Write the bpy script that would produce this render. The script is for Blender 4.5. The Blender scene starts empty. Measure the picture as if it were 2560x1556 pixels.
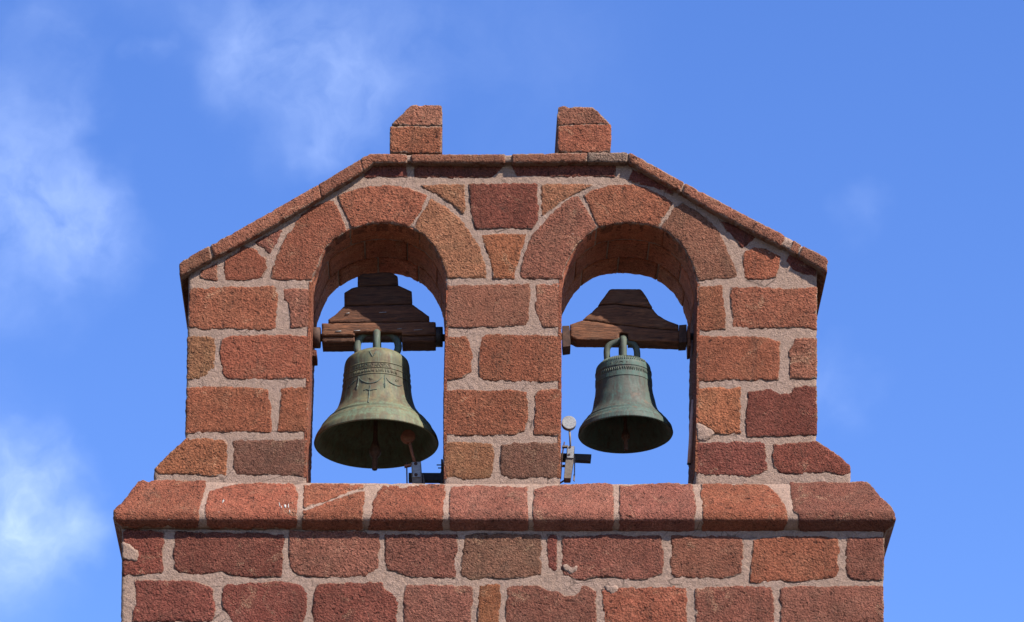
import bpy, bmesh, math, random
import numpy as np
from mathutils import Vector, Matrix, noise
from mathutils.geometry import delaunay_2d_cdt
random.seed(7)
rng = np.random.default_rng(7)
scene = bpy.context.scene
COL = scene.collection

# ------------------------------------------------------------------ camera
S = 0.0027                      # metres per photo pixel on the gable's face
FPX = 9000.0                    # focal length in photo pixels (a 127 mm lens)
PITCH = math.radians(25.6)
ZT = 12.4                       # height of the point the camera aims at
DIST = FPX * S
fwd = np.array([0.0, math.cos(PITCH), math.sin(PITCH)])
upv = np.array([0.0, -math.sin(PITCH), math.cos(PITCH)])
rgt = np.array([1.0, 0.0, 0.0])
CAM = np.array([0.0, 0.0, ZT]) - fwd * DIST
cam_data = bpy.data.cameras.new('camera')
cam = bpy.data.objects.new('camera', cam_data)
COL.objects.link(cam)
cam.location = CAM
cam.rotation_euler = (math.pi / 2 + PITCH, 0, 0)
cam_data.sensor_width = 36
cam_data.lens = 36 * FPX / 2560
cam_data.clip_start = 0.5
cam_data.clip_end = 20000
scene.camera = cam

# ------------------------------------------------------------------ light
SUN = Vector((1.25, -1.0, 1.62)).normalized()          # towards the sun
sun_elev = math.asin(SUN.z)
sun_rot = math.atan2(SUN.x, SUN.y)
sl = bpy.data.lights.new('sun', 'SUN')
sl.energy = 5.0
sl.angle = math.radians(0.5)
sl.color = (1.0, 0.93, 0.83)
so = bpy.data.objects.new('sun', sl)
COL.objects.link(so)
so.location = (20, -20, 40)
so.rotation_euler = SUN.to_track_quat('Z', 'Y').to_euler()

scene.view_settings.view_transform = 'Standard'
scene.view_settings.look = 'None'
scene.view_settings.gamma = 1
scene.view_settings.use_curve_mapping = False
scene.view_settings.exposure = 1.3
scene.render.engine = 'CYCLES'


def nd(nt, kind, **kw):
    n = nt.nodes.new(kind)
    for k, v in kw.items():
        if k.startswith('i_'):
            n.inputs[k[2:].replace('_', ' ')].default_value = v
        else:
            setattr(n, k, v)
    return n


def lk(nt, a, b):
    nt.links.new(a, b)


def math_node(nt, op, a, b=None, clamp=False):
    n = nt.nodes.new('ShaderNodeMath')
    n.operation = op
    n.use_clamp = clamp
    for i, v in enumerate((a, b)):
        if v is None:
            continue
        if isinstance(v, (int, float)):
            n.inputs[i].default_value = v
        else:
            nt.links.new(v, n.inputs[i])
    return n.outputs[0]


def pixdir(px, py):
    d = fwd + rgt * (px - 1280) / FPX + upv * (778 - py) / FPX
    return d / np.linalg.norm(d)


world = bpy.data.worlds.new('World')
scene.world = world
world.use_nodes = True
wt = world.node_tree
wt.nodes.clear()
sky = nd(wt, 'ShaderNodeTexSky', sky_type='NISHITA', sun_disc=False)
sky.sun_elevation = sun_elev
sky.sun_rotation = sun_rot
sky.altitude = 300
sky.air_density = 1.0
sky.dust_density = 0.1
sky.ozone_density = 3.0
hs = nd(wt, 'ShaderNodeHueSaturation')
hs.inputs['Saturation'].default_value = 1.23
hs.inputs['Hue'].default_value = 0.517
lk(wt, sky.outputs[0], hs.inputs['Color'])
# thin wisps of cloud, each at its own bearing and height in the sky
tc = nd(wt, 'ShaderNodeTexCoord')
wisps = [(640, 60, 260, .8), (760, 200, 230, .8), (880, 290, 160, .6), (960, 200, 170, .5), (800, 350, 90, .5),
         (560, 120, 120, .5), (110, 60, 110, .5), (180, 150, 110, .45), (350, 130, 60, .7), (40, 240, 110, .35),
         (180, 310, 110, .65), (30, 440, 190, 1.1), (240, 550, 140, 1.25), (100, 610, 230, 1.25), (330, 620, 110, .4),
         (20, 1180, 160, 1.3), (60, 1300, 200, 1.8), (190, 1340, 110, .8), (20, 1440, 200, .8),
         (1330, 120, 330, .22), (1000, 40, 250, .4), (2070, 950, 110, .5), (2150, 1010, 90, .3), (2190, 540, 80, .35),
         (-250, 300, 400, .8), (-300, 1200, 450, .9), (-700, -200, 600, .9), (400, -350, 420, .7)]
warpn = nd(wt, 'ShaderNodeTexNoise')
warpn.inputs['Scale'].default_value = 38
warpn.inputs['Detail'].default_value = 4
lk(wt, tc.outputs['Generated'], warpn.inputs['Vector'])
vsub = nd(wt, 'ShaderNodeVectorMath', operation='SUBTRACT')
lk(wt, warpn.outputs['Color'], vsub.inputs[0])
vsub.inputs[1].default_value = (.5, .5, .5)
vsc = nd(wt, 'ShaderNodeVectorMath', operation='SCALE')
lk(wt, vsub.outputs[0], vsc.inputs[0])
vsc.inputs['Scale'].default_value = 0.032
vadd = nd(wt, 'ShaderNodeVectorMath', operation='ADD')
lk(wt, tc.outputs['Generated'], vadd.inputs[0])
lk(wt, vsc.outputs[0], vadd.inputs[1])
total = None
for px, py, rad, w in wisps:
    dn = nd(wt, 'ShaderNodeVectorMath', operation='DISTANCE')
    lk(wt, vadd.outputs[0], dn.inputs[0])
    dn.inputs[1].default_value = tuple(pixdir(px, py))
    mr = nd(wt, 'ShaderNodeMapRange', interpolation_type='SMOOTHSTEP')
    lk(wt, dn.outputs['Value'], mr.inputs['Value'])
    mr.inputs['From Min'].default_value = 0
    mr.inputs['From Max'].default_value = rad * 1.25 / FPX
    mr.inputs['To Min'].default_value = w
    mr.inputs['To Max'].default_value = 0
    total = mr.outputs[0] if total is None else math_node(wt, 'ADD', total, mr.outputs[0])
fine = nd(wt, 'ShaderNodeTexNoise')
fine.inputs['Scale'].default_value = 46
fine.inputs['Detail'].default_value = 7
fine.inputs['Roughness'].default_value = .56
fine.inputs['Distortion'].default_value = .15
lk(wt, vadd.outputs[0], fine.inputs['Vector'])
fr = nd(wt, 'ShaderNodeMapRange')
lk(wt, fine.outputs['Fac'], fr.inputs['Value'])
fr.inputs['From Min'].default_value = .30
fr.inputs['From Max'].default_value = .74
fr.inputs['To Min'].default_value = .2
fr.inputs['To Max'].default_value = 1.0
cl = math_node(wt, 'MULTIPLY', total, fr.outputs[0])
cl = math_node(wt, 'MULTIPLY', cl, 0.150)
cl = math_node(wt, 'MINIMUM', cl, 0.34)
cmix = nd(wt, 'ShaderNodeMix', data_type='RGBA')
lk(wt, cl, cmix.inputs[0])
lk(wt, hs.outputs[0], cmix.inputs[6])
cmix.inputs[7].default_value = (5.6, 6.5, 8.2, 1)
bg = nd(wt, 'ShaderNodeBackground')
bg.inputs['Strength'].default_value = 0.107
lk(wt, cmix.outputs[2], bg.inputs['Color'])
wo = nd(wt, 'ShaderNodeOutputWorld')
lk(wt, bg.outputs[0], wo.inputs['Surface'])

# ------------------------------------------------------------------ tracing helpers
REG = dict(A=(400, 360, 2.996), B=(1100, 360, 3.745), C=(1400, 360, 2.996), D=(280, 800, 2.996), E=(1000, 800, 2.996),
           F=(1600, 800, 2.996), G=(240, 1150, 3.689), H=(800, 1150, 3.689), I=(1300, 1150, 3.689), J=(1800, 1150, 3.689),
           K=(740, 640, 5.7625), L=(1360, 660, 5.7625), M=(740, 840, 3.9425), N=(1360, 840, 3.9425), P=(0, 0, 1.0),
           T=(960, 1050, 8.8125), U=(1380, 1020, 7.4917))


def R(r, pts):
    x0, y0, k = REG[r]
    return [(x0 + x / k, y0 + y / k) for x, y in pts]


def hit(px, py, yw):
    """where the sight line through a photo pixel meets the vertical plane y = yw (metres)"""
    px = np.asarray(px, float)
    py = np.asarray(py, float)
    d = fwd + np.multiply.outer((px - 1280) / FPX, rgt) + np.multiply.outer((778 - py) / FPX, upv)
    t = (yw - CAM[1]) / d[..., 1]
    return CAM + d * t[..., None]


def P(px, py, yd=0.0):
    return Vector(hit(px, py, yd * S))


def unit(yd, py=1000):
    """metres per photo pixel at depth yd px behind the gable face"""
    p = hit(1280, py, yd * S)
    return float(np.dot(p - CAM, fwd)) / FPX


SKEW = np.array([-0.02, 1.0, 0.0])
THICK = 285.0


def plane_surf(yd):
    def f(px, py):
        p = hit(px, py, yd * S)
        n = np.zeros_like(p)
        n[..., 1] = -1
        return p, n
    return f


YC, YW = -78.0, -53.0           # cornice face and lower wall face, px in front of the gable face
z_edge = P(1280, 1281, YC).z
z_low = P(1280, 1299, YC).z
z_wall = P(1280, 1327, YW).z
ALPHA = math.radians(58)


def cornice_surf(px, py):
    p = hit(px, py, YC * S)
    n = np.zeros_like(p)
    n[..., 1] = -1
    d = p - CAM
    # weathered slope above the edge
    ns = np.array([0, -math.sin(ALPHA), math.cos(ALPHA)])
    p0 = np.array([0, YC * S, z_edge])
    t = ((p0 - CAM) @ ns) / (d @ ns)
    q = CAM + d * t[..., None]
    m = p[..., 2] > z_edge
    p[m] = q[m]
    n[m] = ns
    # splayed underside below the lower edge
    v = np.array([0, (YW - YC) * S, z_wall - z_low])
    nu = np.array([0, v[2], -v[1]])
    nu = nu / np.linalg.norm(nu)
    if nu[1] > 0:
        nu = -nu
    p1 = np.array([0, YC * S, z_low])
    t = ((p1 - CAM) @ nu) / (d @ nu)
    q = CAM + d * t[..., None]
    m = p[..., 2] < z_low
    p[m] = q[m]
    n[m] = nu
    return p, n


# ------------------------------------------------------------------ materials
def new_mat(name):
    m = bpy.data.materials.new(name)
    m.use_nodes = True
    nt = m.node_tree
    nt.nodes.clear()
    out = nd(nt, 'ShaderNodeOutputMaterial')
    b = nd(nt, 'ShaderNodeBsdfPrincipled')
    lk(nt, b.outputs[0], out.inputs['Surface'])
    geo = nd(nt, 'ShaderNodeNewGeometry')
    return m, nt, b, geo.outputs['Position']


def noise_tex(nt, vec, scale, detail=4, rough=.55, dist=0.0):
    n = nd(nt, 'ShaderNodeTexNoise')
    n.inputs['Scale'].default_value = scale
    n.inputs['Detail'].default_value = detail
    n.inputs['Roughness'].default_value = rough
    n.inputs['Distortion'].default_value = dist
    lk(nt, vec, n.inputs['Vector'])
    return n.outputs['Fac']


def remap(nt, v, a, b, c, d, smooth=False):
    n = nd(nt, 'ShaderNodeMapRange')
    if smooth:
        n.interpolation_type = 'SMOOTHSTEP'
    lk(nt, v, n.inputs['Value'])
    for k, x in zip(('From Min', 'From Max', 'To Min', 'To Max'), (a, b, c, d)):
        n.inputs[k].default_value = x
    return n.outputs[0]


def mixc(nt, fac, a, b, mode='MIX'):
    n = nd(nt, 'ShaderNodeMix', data_type='RGBA', blend_type=mode)
    for i, v in ((0, fac), (6, a), (7, b)):
        if isinstance(v, (int, float)):
            n.inputs[i].default_value = v
        elif isinstance(v, tuple):
            n.inputs[i].default_value = (*v, 1) if len(v) == 3 else v
        else:
            lk(nt, v, n.inputs[i])
    return n.outputs[2]


def bump(nt, b, h, strength, dist):
    n = nd(nt, 'ShaderNodeBump')
    n.inputs['Strength'].default_value = strength
    n.inputs['Distance'].default_value = dist
    lk(nt, h, n.inputs['Height'])
    lk(nt, n.outputs[0], b.inputs['Normal'])


def stone_material():
    m, nt, b, pos = new_mat('pitted_red_tuff')
    oi = nd(nt, 'ShaderNodeObjectInfo')
    rnd = oi.outputs['Random']
    gs = nd(nt, 'ShaderNodeVectorMath', operation='SCALE')
    lk(nt, pos, gs.inputs[0])
    lk(nt, remap(nt, math_node(nt, 'FRACT', math_node(nt, 'MULTIPLY', rnd, 7.31)), 0, 1, .62, 1.25), gs.inputs['Scale'])
    gpos = gs.outputs[0]
    broad = noise_tex(nt, pos, 5.0, 4)
    mid = noise_tex(nt, gpos, 26, 4, .6)
    grain = noise_tex(nt, gpos, 95, 5, .72)
    grit = noise_tex(nt, pos, 215, 3, .65)
    holes = noise_tex(nt, pos, 20, 3, .55)
    pores = noise_tex(nt, gpos, 82, 3, .65)
    vo = nd(nt, 'ShaderNodeTexVoronoi')
    vo.inputs['Scale'].default_value = 75
    lk(nt, pos, vo.inputs['Vector'])
    # every block is weathered to its own degree
    v1 = math_node(nt, 'MULTIPLY', remap(nt, broad, .3, .7, .82, 1.16), remap(nt, mid, .3, .7, .84, 1.15))
    g = math_node(nt, 'MULTIPLY', remap(nt, grain, .3, .7, -1, 1), remap(nt, rnd, 0, 1, .30, .56))
    v1 = math_node(nt, 'MULTIPLY', v1, math_node(nt, 'ADD', g, 1.0))
    v1 = math_node(nt, 'MULTIPLY', v1, remap(nt, grit, .3, .7, .66, 1.36))
    col = mixc(nt, 1.0, oi.outputs['Color'], v1, 'MULTIPLY')
    # browner and redder areas inside one block
    tint = noise_tex(nt, pos, 6.5, 5, .6, .5)
    col = mixc(nt, remap(nt, tint, .46, .62, 0, .55), col, mixc(nt, 1.0, col, (.92, 1.10, 1.12), 'MULTIPLY'))
    # pale mineral grains
    speck = remap(nt, grit, .58, .70, 0, .6)
    speck = math_node(nt, 'MULTIPLY', speck, remap(nt, mid, .42, .66, .12, 1.0))
    col = mixc(nt, speck, col, (.36, .215, .135))
    pale = noise_tex(nt, pos, 5.2, 6, .75, .8)
    pm = math_node(nt, 'MULTIPLY', remap(nt, pale, .575, .68, 0, .8), remap(nt, grit, .50, .60, 0, 1))
    col = mixc(nt, pm, col, (.42, .29, .18))
    # open pores and a few larger knocked-out holes
    pore = math_node(nt, 'MULTIPLY', remap(nt, pores, .33, .43, .85, 0), remap(nt, rnd, 0, 1, .5, 1.0))
    col = mixc(nt, pore, col, (.040, .016, .012))
    pits = noise_tex(nt, gpos, 44, 2, .6)
    pm2 = math_node(nt, 'MULTIPLY', remap(nt, pits, .30, .38, .85, 0), remap(nt, broad, .40, .58, 1.0, .15))
    col = mixc(nt, pm2, col, (.036, .015, .011))
    hole = remap(nt, holes, .245, .30, .9, 0)
    col = mixc(nt, hole, col, (.030, .012, .010))
    st = noise_tex(nt, pos, 6.0, 6, .72, .6)
    sm = math_node(nt, 'MULTIPLY', remap(nt, st, .59, .70, 0, .75), remap(nt, grain, .35, .6, 1, .25))
    col = mixc(nt, sm, col, (.055, .038, .028))
    # faint runs of rain dirt
    rm = nd(nt, 'ShaderNodeMapping')
    rm.inputs['Scale'].default_value = (15, 15, 1.3)
    lk(nt, pos, rm.inputs['Vector'])
    runs = noise_tex(nt, rm.outputs[0], 1.0, 5, .65)
    col = mixc(nt, remap(nt, runs, .55, .70, 0, .38), col, (.050, .028, .020))
    # mortar smeared over the rims of the blocks
    at = nd(nt, 'ShaderNodeAttribute')
    at.attribute_name = 'rim'
    sme = noise_tex(nt, pos, 17, 5, .65)
    smf = remap(nt, math_node(nt, 'ADD', math_node(nt, 'MULTIPLY', at.outputs['Fac'], .50), sme), .90, .97, 0, .8)
    col = mixc(nt, smf, col, mixc(nt, 1.0, (.215, .142, .104), remap(nt, grain, .3, .7, .75, 1.25), 'MULTIPLY'))
    lk(nt, col, b.inputs['Base Color'])
    b.inputs['Roughness'].default_value = .95
    b.inputs['Specular IOR Level'].default_value = .12
    h = math_node(nt, 'ADD', grain, math_node(nt, 'MULTIPLY', vo.outputs['Distance'], .5))
    h = math_node(nt, 'ADD', h, math_node(nt, 'MULTIPLY', remap(nt, pores, .33, .47, 0, 1), .40))
    h = math_node(nt, 'ADD', h, math_node(nt, 'MULTIPLY', remap(nt, holes, .24, .34, 0, 1), .9))
    h = math_node(nt, 'ADD', h, math_node(nt, 'MULTIPLY', remap(nt, pits, .30, .42, 0, 1), .6))
    h = math_node(nt, 'ADD', h, math_node(nt, 'MULTIPLY', grit, .35))
    h = math_node(nt, 'ADD', h, math_node(nt, 'MULTIPLY', mid, .8))
    bump(nt, b, h, 1.0, .014)
    return m


def mortar_material():
    m, nt, b, pos = new_mat('grey_pink_mortar')
    broad = noise_tex(nt, pos, 5, 4)
    grain = noise_tex(nt, pos, 110, 5, .7)
    mid = noise_tex(nt, pos, 30, 4, .6)
    v = math_node(nt, 'MULTIPLY', remap(nt, broad, .3, .7, .80, 1.14), remap(nt, grain, .3, .7, .74, 1.26))
    v = math_node(nt, 'MULTIPLY', v, remap(nt, mid, .3, .7, .86, 1.14))
    col = mixc(nt, remap(nt, broad, .4, .65, 0, 1), (.250, .168, .128), (.205, .140, .110))
    col = mixc(nt, 1.0, col, v, 'MULTIPLY')
    dirt = noise_tex(nt, pos, 11, 6, .7, .5)
    col = mixc(nt, remap(nt, dirt, .55, .72, 0, .5), col, (.115, .078, .060))
    col = mixc(nt, remap(nt, dirt, .28, .40, .45, 0), col, (.29, .21, .155))
    cr = nd(nt, 'ShaderNodeTexVoronoi', feature='DISTANCE_TO_EDGE')
    cr.inputs['Scale'].default_value = 8
    lk(nt, pos, cr.inputs['Vector'])
    crack = math_node(nt, 'MULTIPLY', remap(nt, cr.outputs['Distance'], .008, .022, 1, 0), remap(nt, broad, .5, .58, 0, .7))
    col = mixc(nt, crack, col, (.05, .033, .026))
    lk(nt, col, b.inputs['Base Color'])
    b.inputs['Roughness'].default_value = .95
    b.inputs['Specular IOR Level'].default_value = .15
    h = math_node(nt, 'ADD', grain, math_node(nt, 'MULTIPLY', mid, 1.2))
    bump(nt, b, h, .9, .011)
    return m


def bronze_material(name, base, dark, green, gamount):
    m, nt, b, pos = new_mat(name)
    tco = nd(nt, 'ShaderNodeTexCoord')
    mp = nd(nt, 'ShaderNodeMapping')
    mp.inputs['Scale'].default_value = (1, 1, .22)
    lk(nt, tco.outputs['Object'], mp.inputs['Vector'])
    streak = noise_tex(nt, mp.outputs[0], 22, 6, .65, .3)
    cloud = noise_tex(nt, pos, 9, 5, .6, .5)
    spots = noise_tex(nt, pos, 60, 5, .7)
    att = nd(nt, 'ShaderNodeAttribute')
    att.attribute_name = 'verdigris'
    col = mixc(nt, remap(nt, cloud, .40, .60, 0, 1), dark, base)
    col = mixc(nt, remap(nt, streak, .48, .64, 0, .65), col, tuple(c * .55 for c in dark))
    gf = math_node(nt, 'ADD', remap(nt, streak, .42, .62, 0, gamount), att.outputs['Fac'])
    gf = math_node(nt, 'MULTIPLY', gf, remap(nt, spots, .34, .62, .3, 1.15), True)
    col = mixc(nt, gf, col, green)
    mp2 = nd(nt, 'ShaderNodeMapping')
    mp2.inputs['Scale'].default_value = (1, 1, .06)
    lk(nt, tco.outputs['Object'], mp2.inputs['Vector'])
    drip = noise_tex(nt, mp2.outputs[0], 42, 4, .6)
    col = mixc(nt, remap(nt, drip, .54, .66, 0, .55), col, tuple(c * 1.25 for c in green))
    col = mixc(nt, remap(nt, drip, .44, .34, 0, .5), col, tuple(c * .6 for c in dark))
    rust = noise_tex(nt, pos, 13, 5, .7)
    col = mixc(nt, remap(nt, rust, .58, .70, 0, .5), col, (.085, .042, .022))
    lk(nt, col, b.inputs['Base Color'])
    b.inputs['Metallic'].default_value = 0
    lk(nt, remap(nt, spots, .3, .7, .60, .80), b.inputs['Roughness'])
    b.inputs['Specular IOR Level'].default_value = .28
    h = math_node(nt, 'ADD', math_node(nt, 'MULTIPLY', spots, .5), math_node(nt, 'MULTIPLY', cloud, .6))
    bump(nt, b, h, .35, .004)
    return m


def wood_material():
    m, nt, b, pos = new_mat('weathered_dark_wood')
    oi = nd(nt, 'ShaderNodeObjectInfo')
    mp = nd(nt, 'ShaderNodeMapping')
    mp.inputs['Scale'].default_value = (.09, .6, 1)
    lk(nt, pos, mp.inputs['Vector'])
    g = noise_tex(nt, mp.outputs[0], 70, 7, .7, 1.2)
    g2 = noise_tex(nt, mp.outputs[0], 200, 4, .6)
    broad = noise_tex(nt, pos, 7, 4)
    col = mixc(nt, remap(nt, g, .32, .66, 0, 1), (.014, .006, .004), (.145, .058, .027))
    col = mixc(nt, remap(nt, broad, .48, .72, 0, .5), col, (.10, .052, .030))
    col = mixc(nt, 1.0, col, remap(nt, g2, .3, .7, .75, 1.2), 'MULTIPLY')
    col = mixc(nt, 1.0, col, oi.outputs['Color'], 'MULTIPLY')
    lk(nt, col, b.inputs['Base Color'])
    b.inputs['Roughness'].default_value = .8
    b.inputs['Specular IOR Level'].default_value = .25
    h = math_node(nt, 'ADD', g, math_node(nt, 'MULTIPLY', g2, .4))
    bump(nt, b, h, .8, .008)
    return m


def iron_material(name, c1, c2, rough=.75, metal=.0):
    m, nt, b, pos = new_mat(name)
    n1 = noise_tex(nt, pos, 28, 6, .7)
    n2 = noise_tex(nt, pos, 120, 4, .6)
    col = mixc(nt, remap(nt, n1, .36, .66, 0, 1), c1, c2)
    col = mixc(nt, 1.0, col, remap(nt, n2, .3, .7, .8, 1.2), 'MULTIPLY')
    lk(nt, col, b.inputs['Base Color'])
    b.inputs['Roughness'].default_value = rough
    b.inputs['Specular IOR Level'].default_value = .25
    b.inputs['Metallic'].default_value = metal
    bump(nt, b, math_node(nt, 'ADD', n1, math_node(nt, 'MULTIPLY', n2, .5)), .4, .003)
    return m


def ground_material():
    m, nt, b, pos = new_mat('dusty_ground')
    n1 = noise_tex(nt, pos, .15, 6)
    n2 = noise_tex(nt, pos, 3, 6)
    col = mixc(nt, n1, (.060, .046, .034), (.090, .068, .050))
    col = mixc(nt, 1.0, col, remap(nt, n2, .3, .7, .8, 1.15), 'MULTIPLY')
    lk(nt, col, b.inputs['Base Color'])
    b.inputs['Roughness'].default_value = .95
    bump(nt, b, n2, .4, .05)
    return m


M_STONE = stone_material()
M_MORTAR = mortar_material()
M_BRONZE_L = bronze_material('olive_bronze', (.104, .088, .043), (.062, .043, .024), (.080, .110, .066), .45)
M_BRONZE_R = bronze_material('grey_green_bronze', (.052, .055, .044), (.036, .029, .023), (.042, .078, .064), .6)
M_VERDI = bronze_material('verdigris_bronze', (.066, .078, .056), (.045, .050, .036), (.062, .092, .070), .5)
M_WOOD = wood_material()
M_RUST = iron_material('rusty_iron', (.028, .014, .010), (.070, .034, .022))
M_REDRUST = iron_material('red_rust', (.13, .050, .030), (.19, .080, .050), .85)
M_STEEL = iron_material('grey_steel', (.17, .17, .175), (.24, .235, .23), .5, .25)
M_BROWNSTEEL = iron_material('dull_brown_steel', (.10, .078, .062), (.15, .12, .098), .6, .1)
M_BLACK = iron_material('black_iron', (.012, .010, .010), (.026, .020, .018), .6)
M_PINK = iron_material('lit_pink_paint', (.36, .20, .16), (.48, .29, .23), .8)  # pale pink paints in sunlight that does not reach the pipe
M_GROUND = ground_material()

STONE_COL = dict(R=(.180, .058, .032), D=(.128, .037, .026), O=(.200, .070, .034), Y=(.186, .078, .041),
                 B=(.136, .059, .039), N=(.168, .065, .040), P=(.184, .068, .045), S=(.148, .054, .036), M=(.165, .105, .078),
                 F=(.350, .118, .064))  # F: soffit tone, lightened to stand in for light bounced into the arches


# ------------------------------------------------------------------ object helpers
def inv_loc(parent):
    l = Vector((0, 0, 0))
    while parent is not None:
        l += parent.location
        parent = parent.parent
    return l


def link(name, me, mat, parent=None, color=None, origin=None):
    """world-space mesh -> object with its origin at its own centre"""
    n = len(me.vertices)
    co = np.empty(n * 3, np.float32)
    me.vertices.foreach_get('co', co)
    co = co.reshape(-1, 3)
    c = (co.min(0) + co.max(0)) / 2 if origin is None else np.array(origin)
    co -= c.astype(np.float32)
    me.vertices.foreach_set('co', co.ravel())
    me.update()
    if mat is not None:
        me.materials.append(mat)
    o = bpy.data.objects.new(name, me)
    COL.objects.link(o)
    if parent is not None:
        o.parent = parent
    o.location = Vector([float(v) for v in c]) - inv_loc(parent)
    if color is not None:
        o.color = (*color, 1)
    return o


def thing(name, loc, label, cat, group=None):
    o = bpy.data.objects.new(name, None)
    COL.objects.link(o)
    o.location = loc
    o.empty_display_size = .2
    o['label'] = label
    o['category'] = cat
    if group:
        o['group'] = group
    return o


def pip(pts, poly):
    x, y = pts[:, 0], pts[:, 1]
    inside = np.zeros(len(pts), bool)
    j = len(poly) - 1
    for i in range(len(poly)):
        xi, yi = poly[i]
        xj, yj = poly[j]
        c = ((yi > y) != (yj > y))
        if c.any():
            xx = (xj - xi) * (y - yi) / ((yj - yi) if yj != yi else 1e-9) + xi
            inside ^= c & (x < xx)
        j = i
    return inside


def dist_to(pts, loop):
    a = loop
    b = np.roll(loop, -1, 0)
    best = np.full(len(pts), 1e9)
    ab = b - a
    l2 = (ab ** 2).sum(1) + 1e-9
    for k in range(0, len(pts), 4000):
        q = pts[k:k + 4000]
        ap = q[:, None] - a[None]
        t = np.clip((ap * ab[None]).sum(2) / l2[None], 0, 1)
        d = np.hypot(*np.moveaxis(ap - t[..., None] * ab[None], 2, 0)).min(1)
        best[k:k + 4000] = d
    return best


def soften(poly, cut):
    out = []
    n = len(poly)
    for i in range(n):
        p = np.array(poly[i])
        a = np.array(poly[i - 1]) - p
        b = np.array(poly[(i + 1) % n]) - p
        la, lb = np.linalg.norm(a), np.linalg.norm(b)
        if la < 1e-6 or lb < 1e-6:
            continue
        out.append(p + a / la * min(cut, la * .33))
        out.append(p + b / lb * min(cut, lb * .33))
    return np.array(out)


def densify(loop, step):
    out = []
    for i in range(len(loop)):
        a, b = loop[i], loop[(i + 1) % len(loop)]
        n = max(1, int(round(np.linalg.norm(b - a) / step)))
        for k in range(n):
            out.append(a + (b - a) * k / n)
    return np.array(out)


def nz(x, y, z):
    return noise.noise(Vector((x, y, z)))


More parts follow.
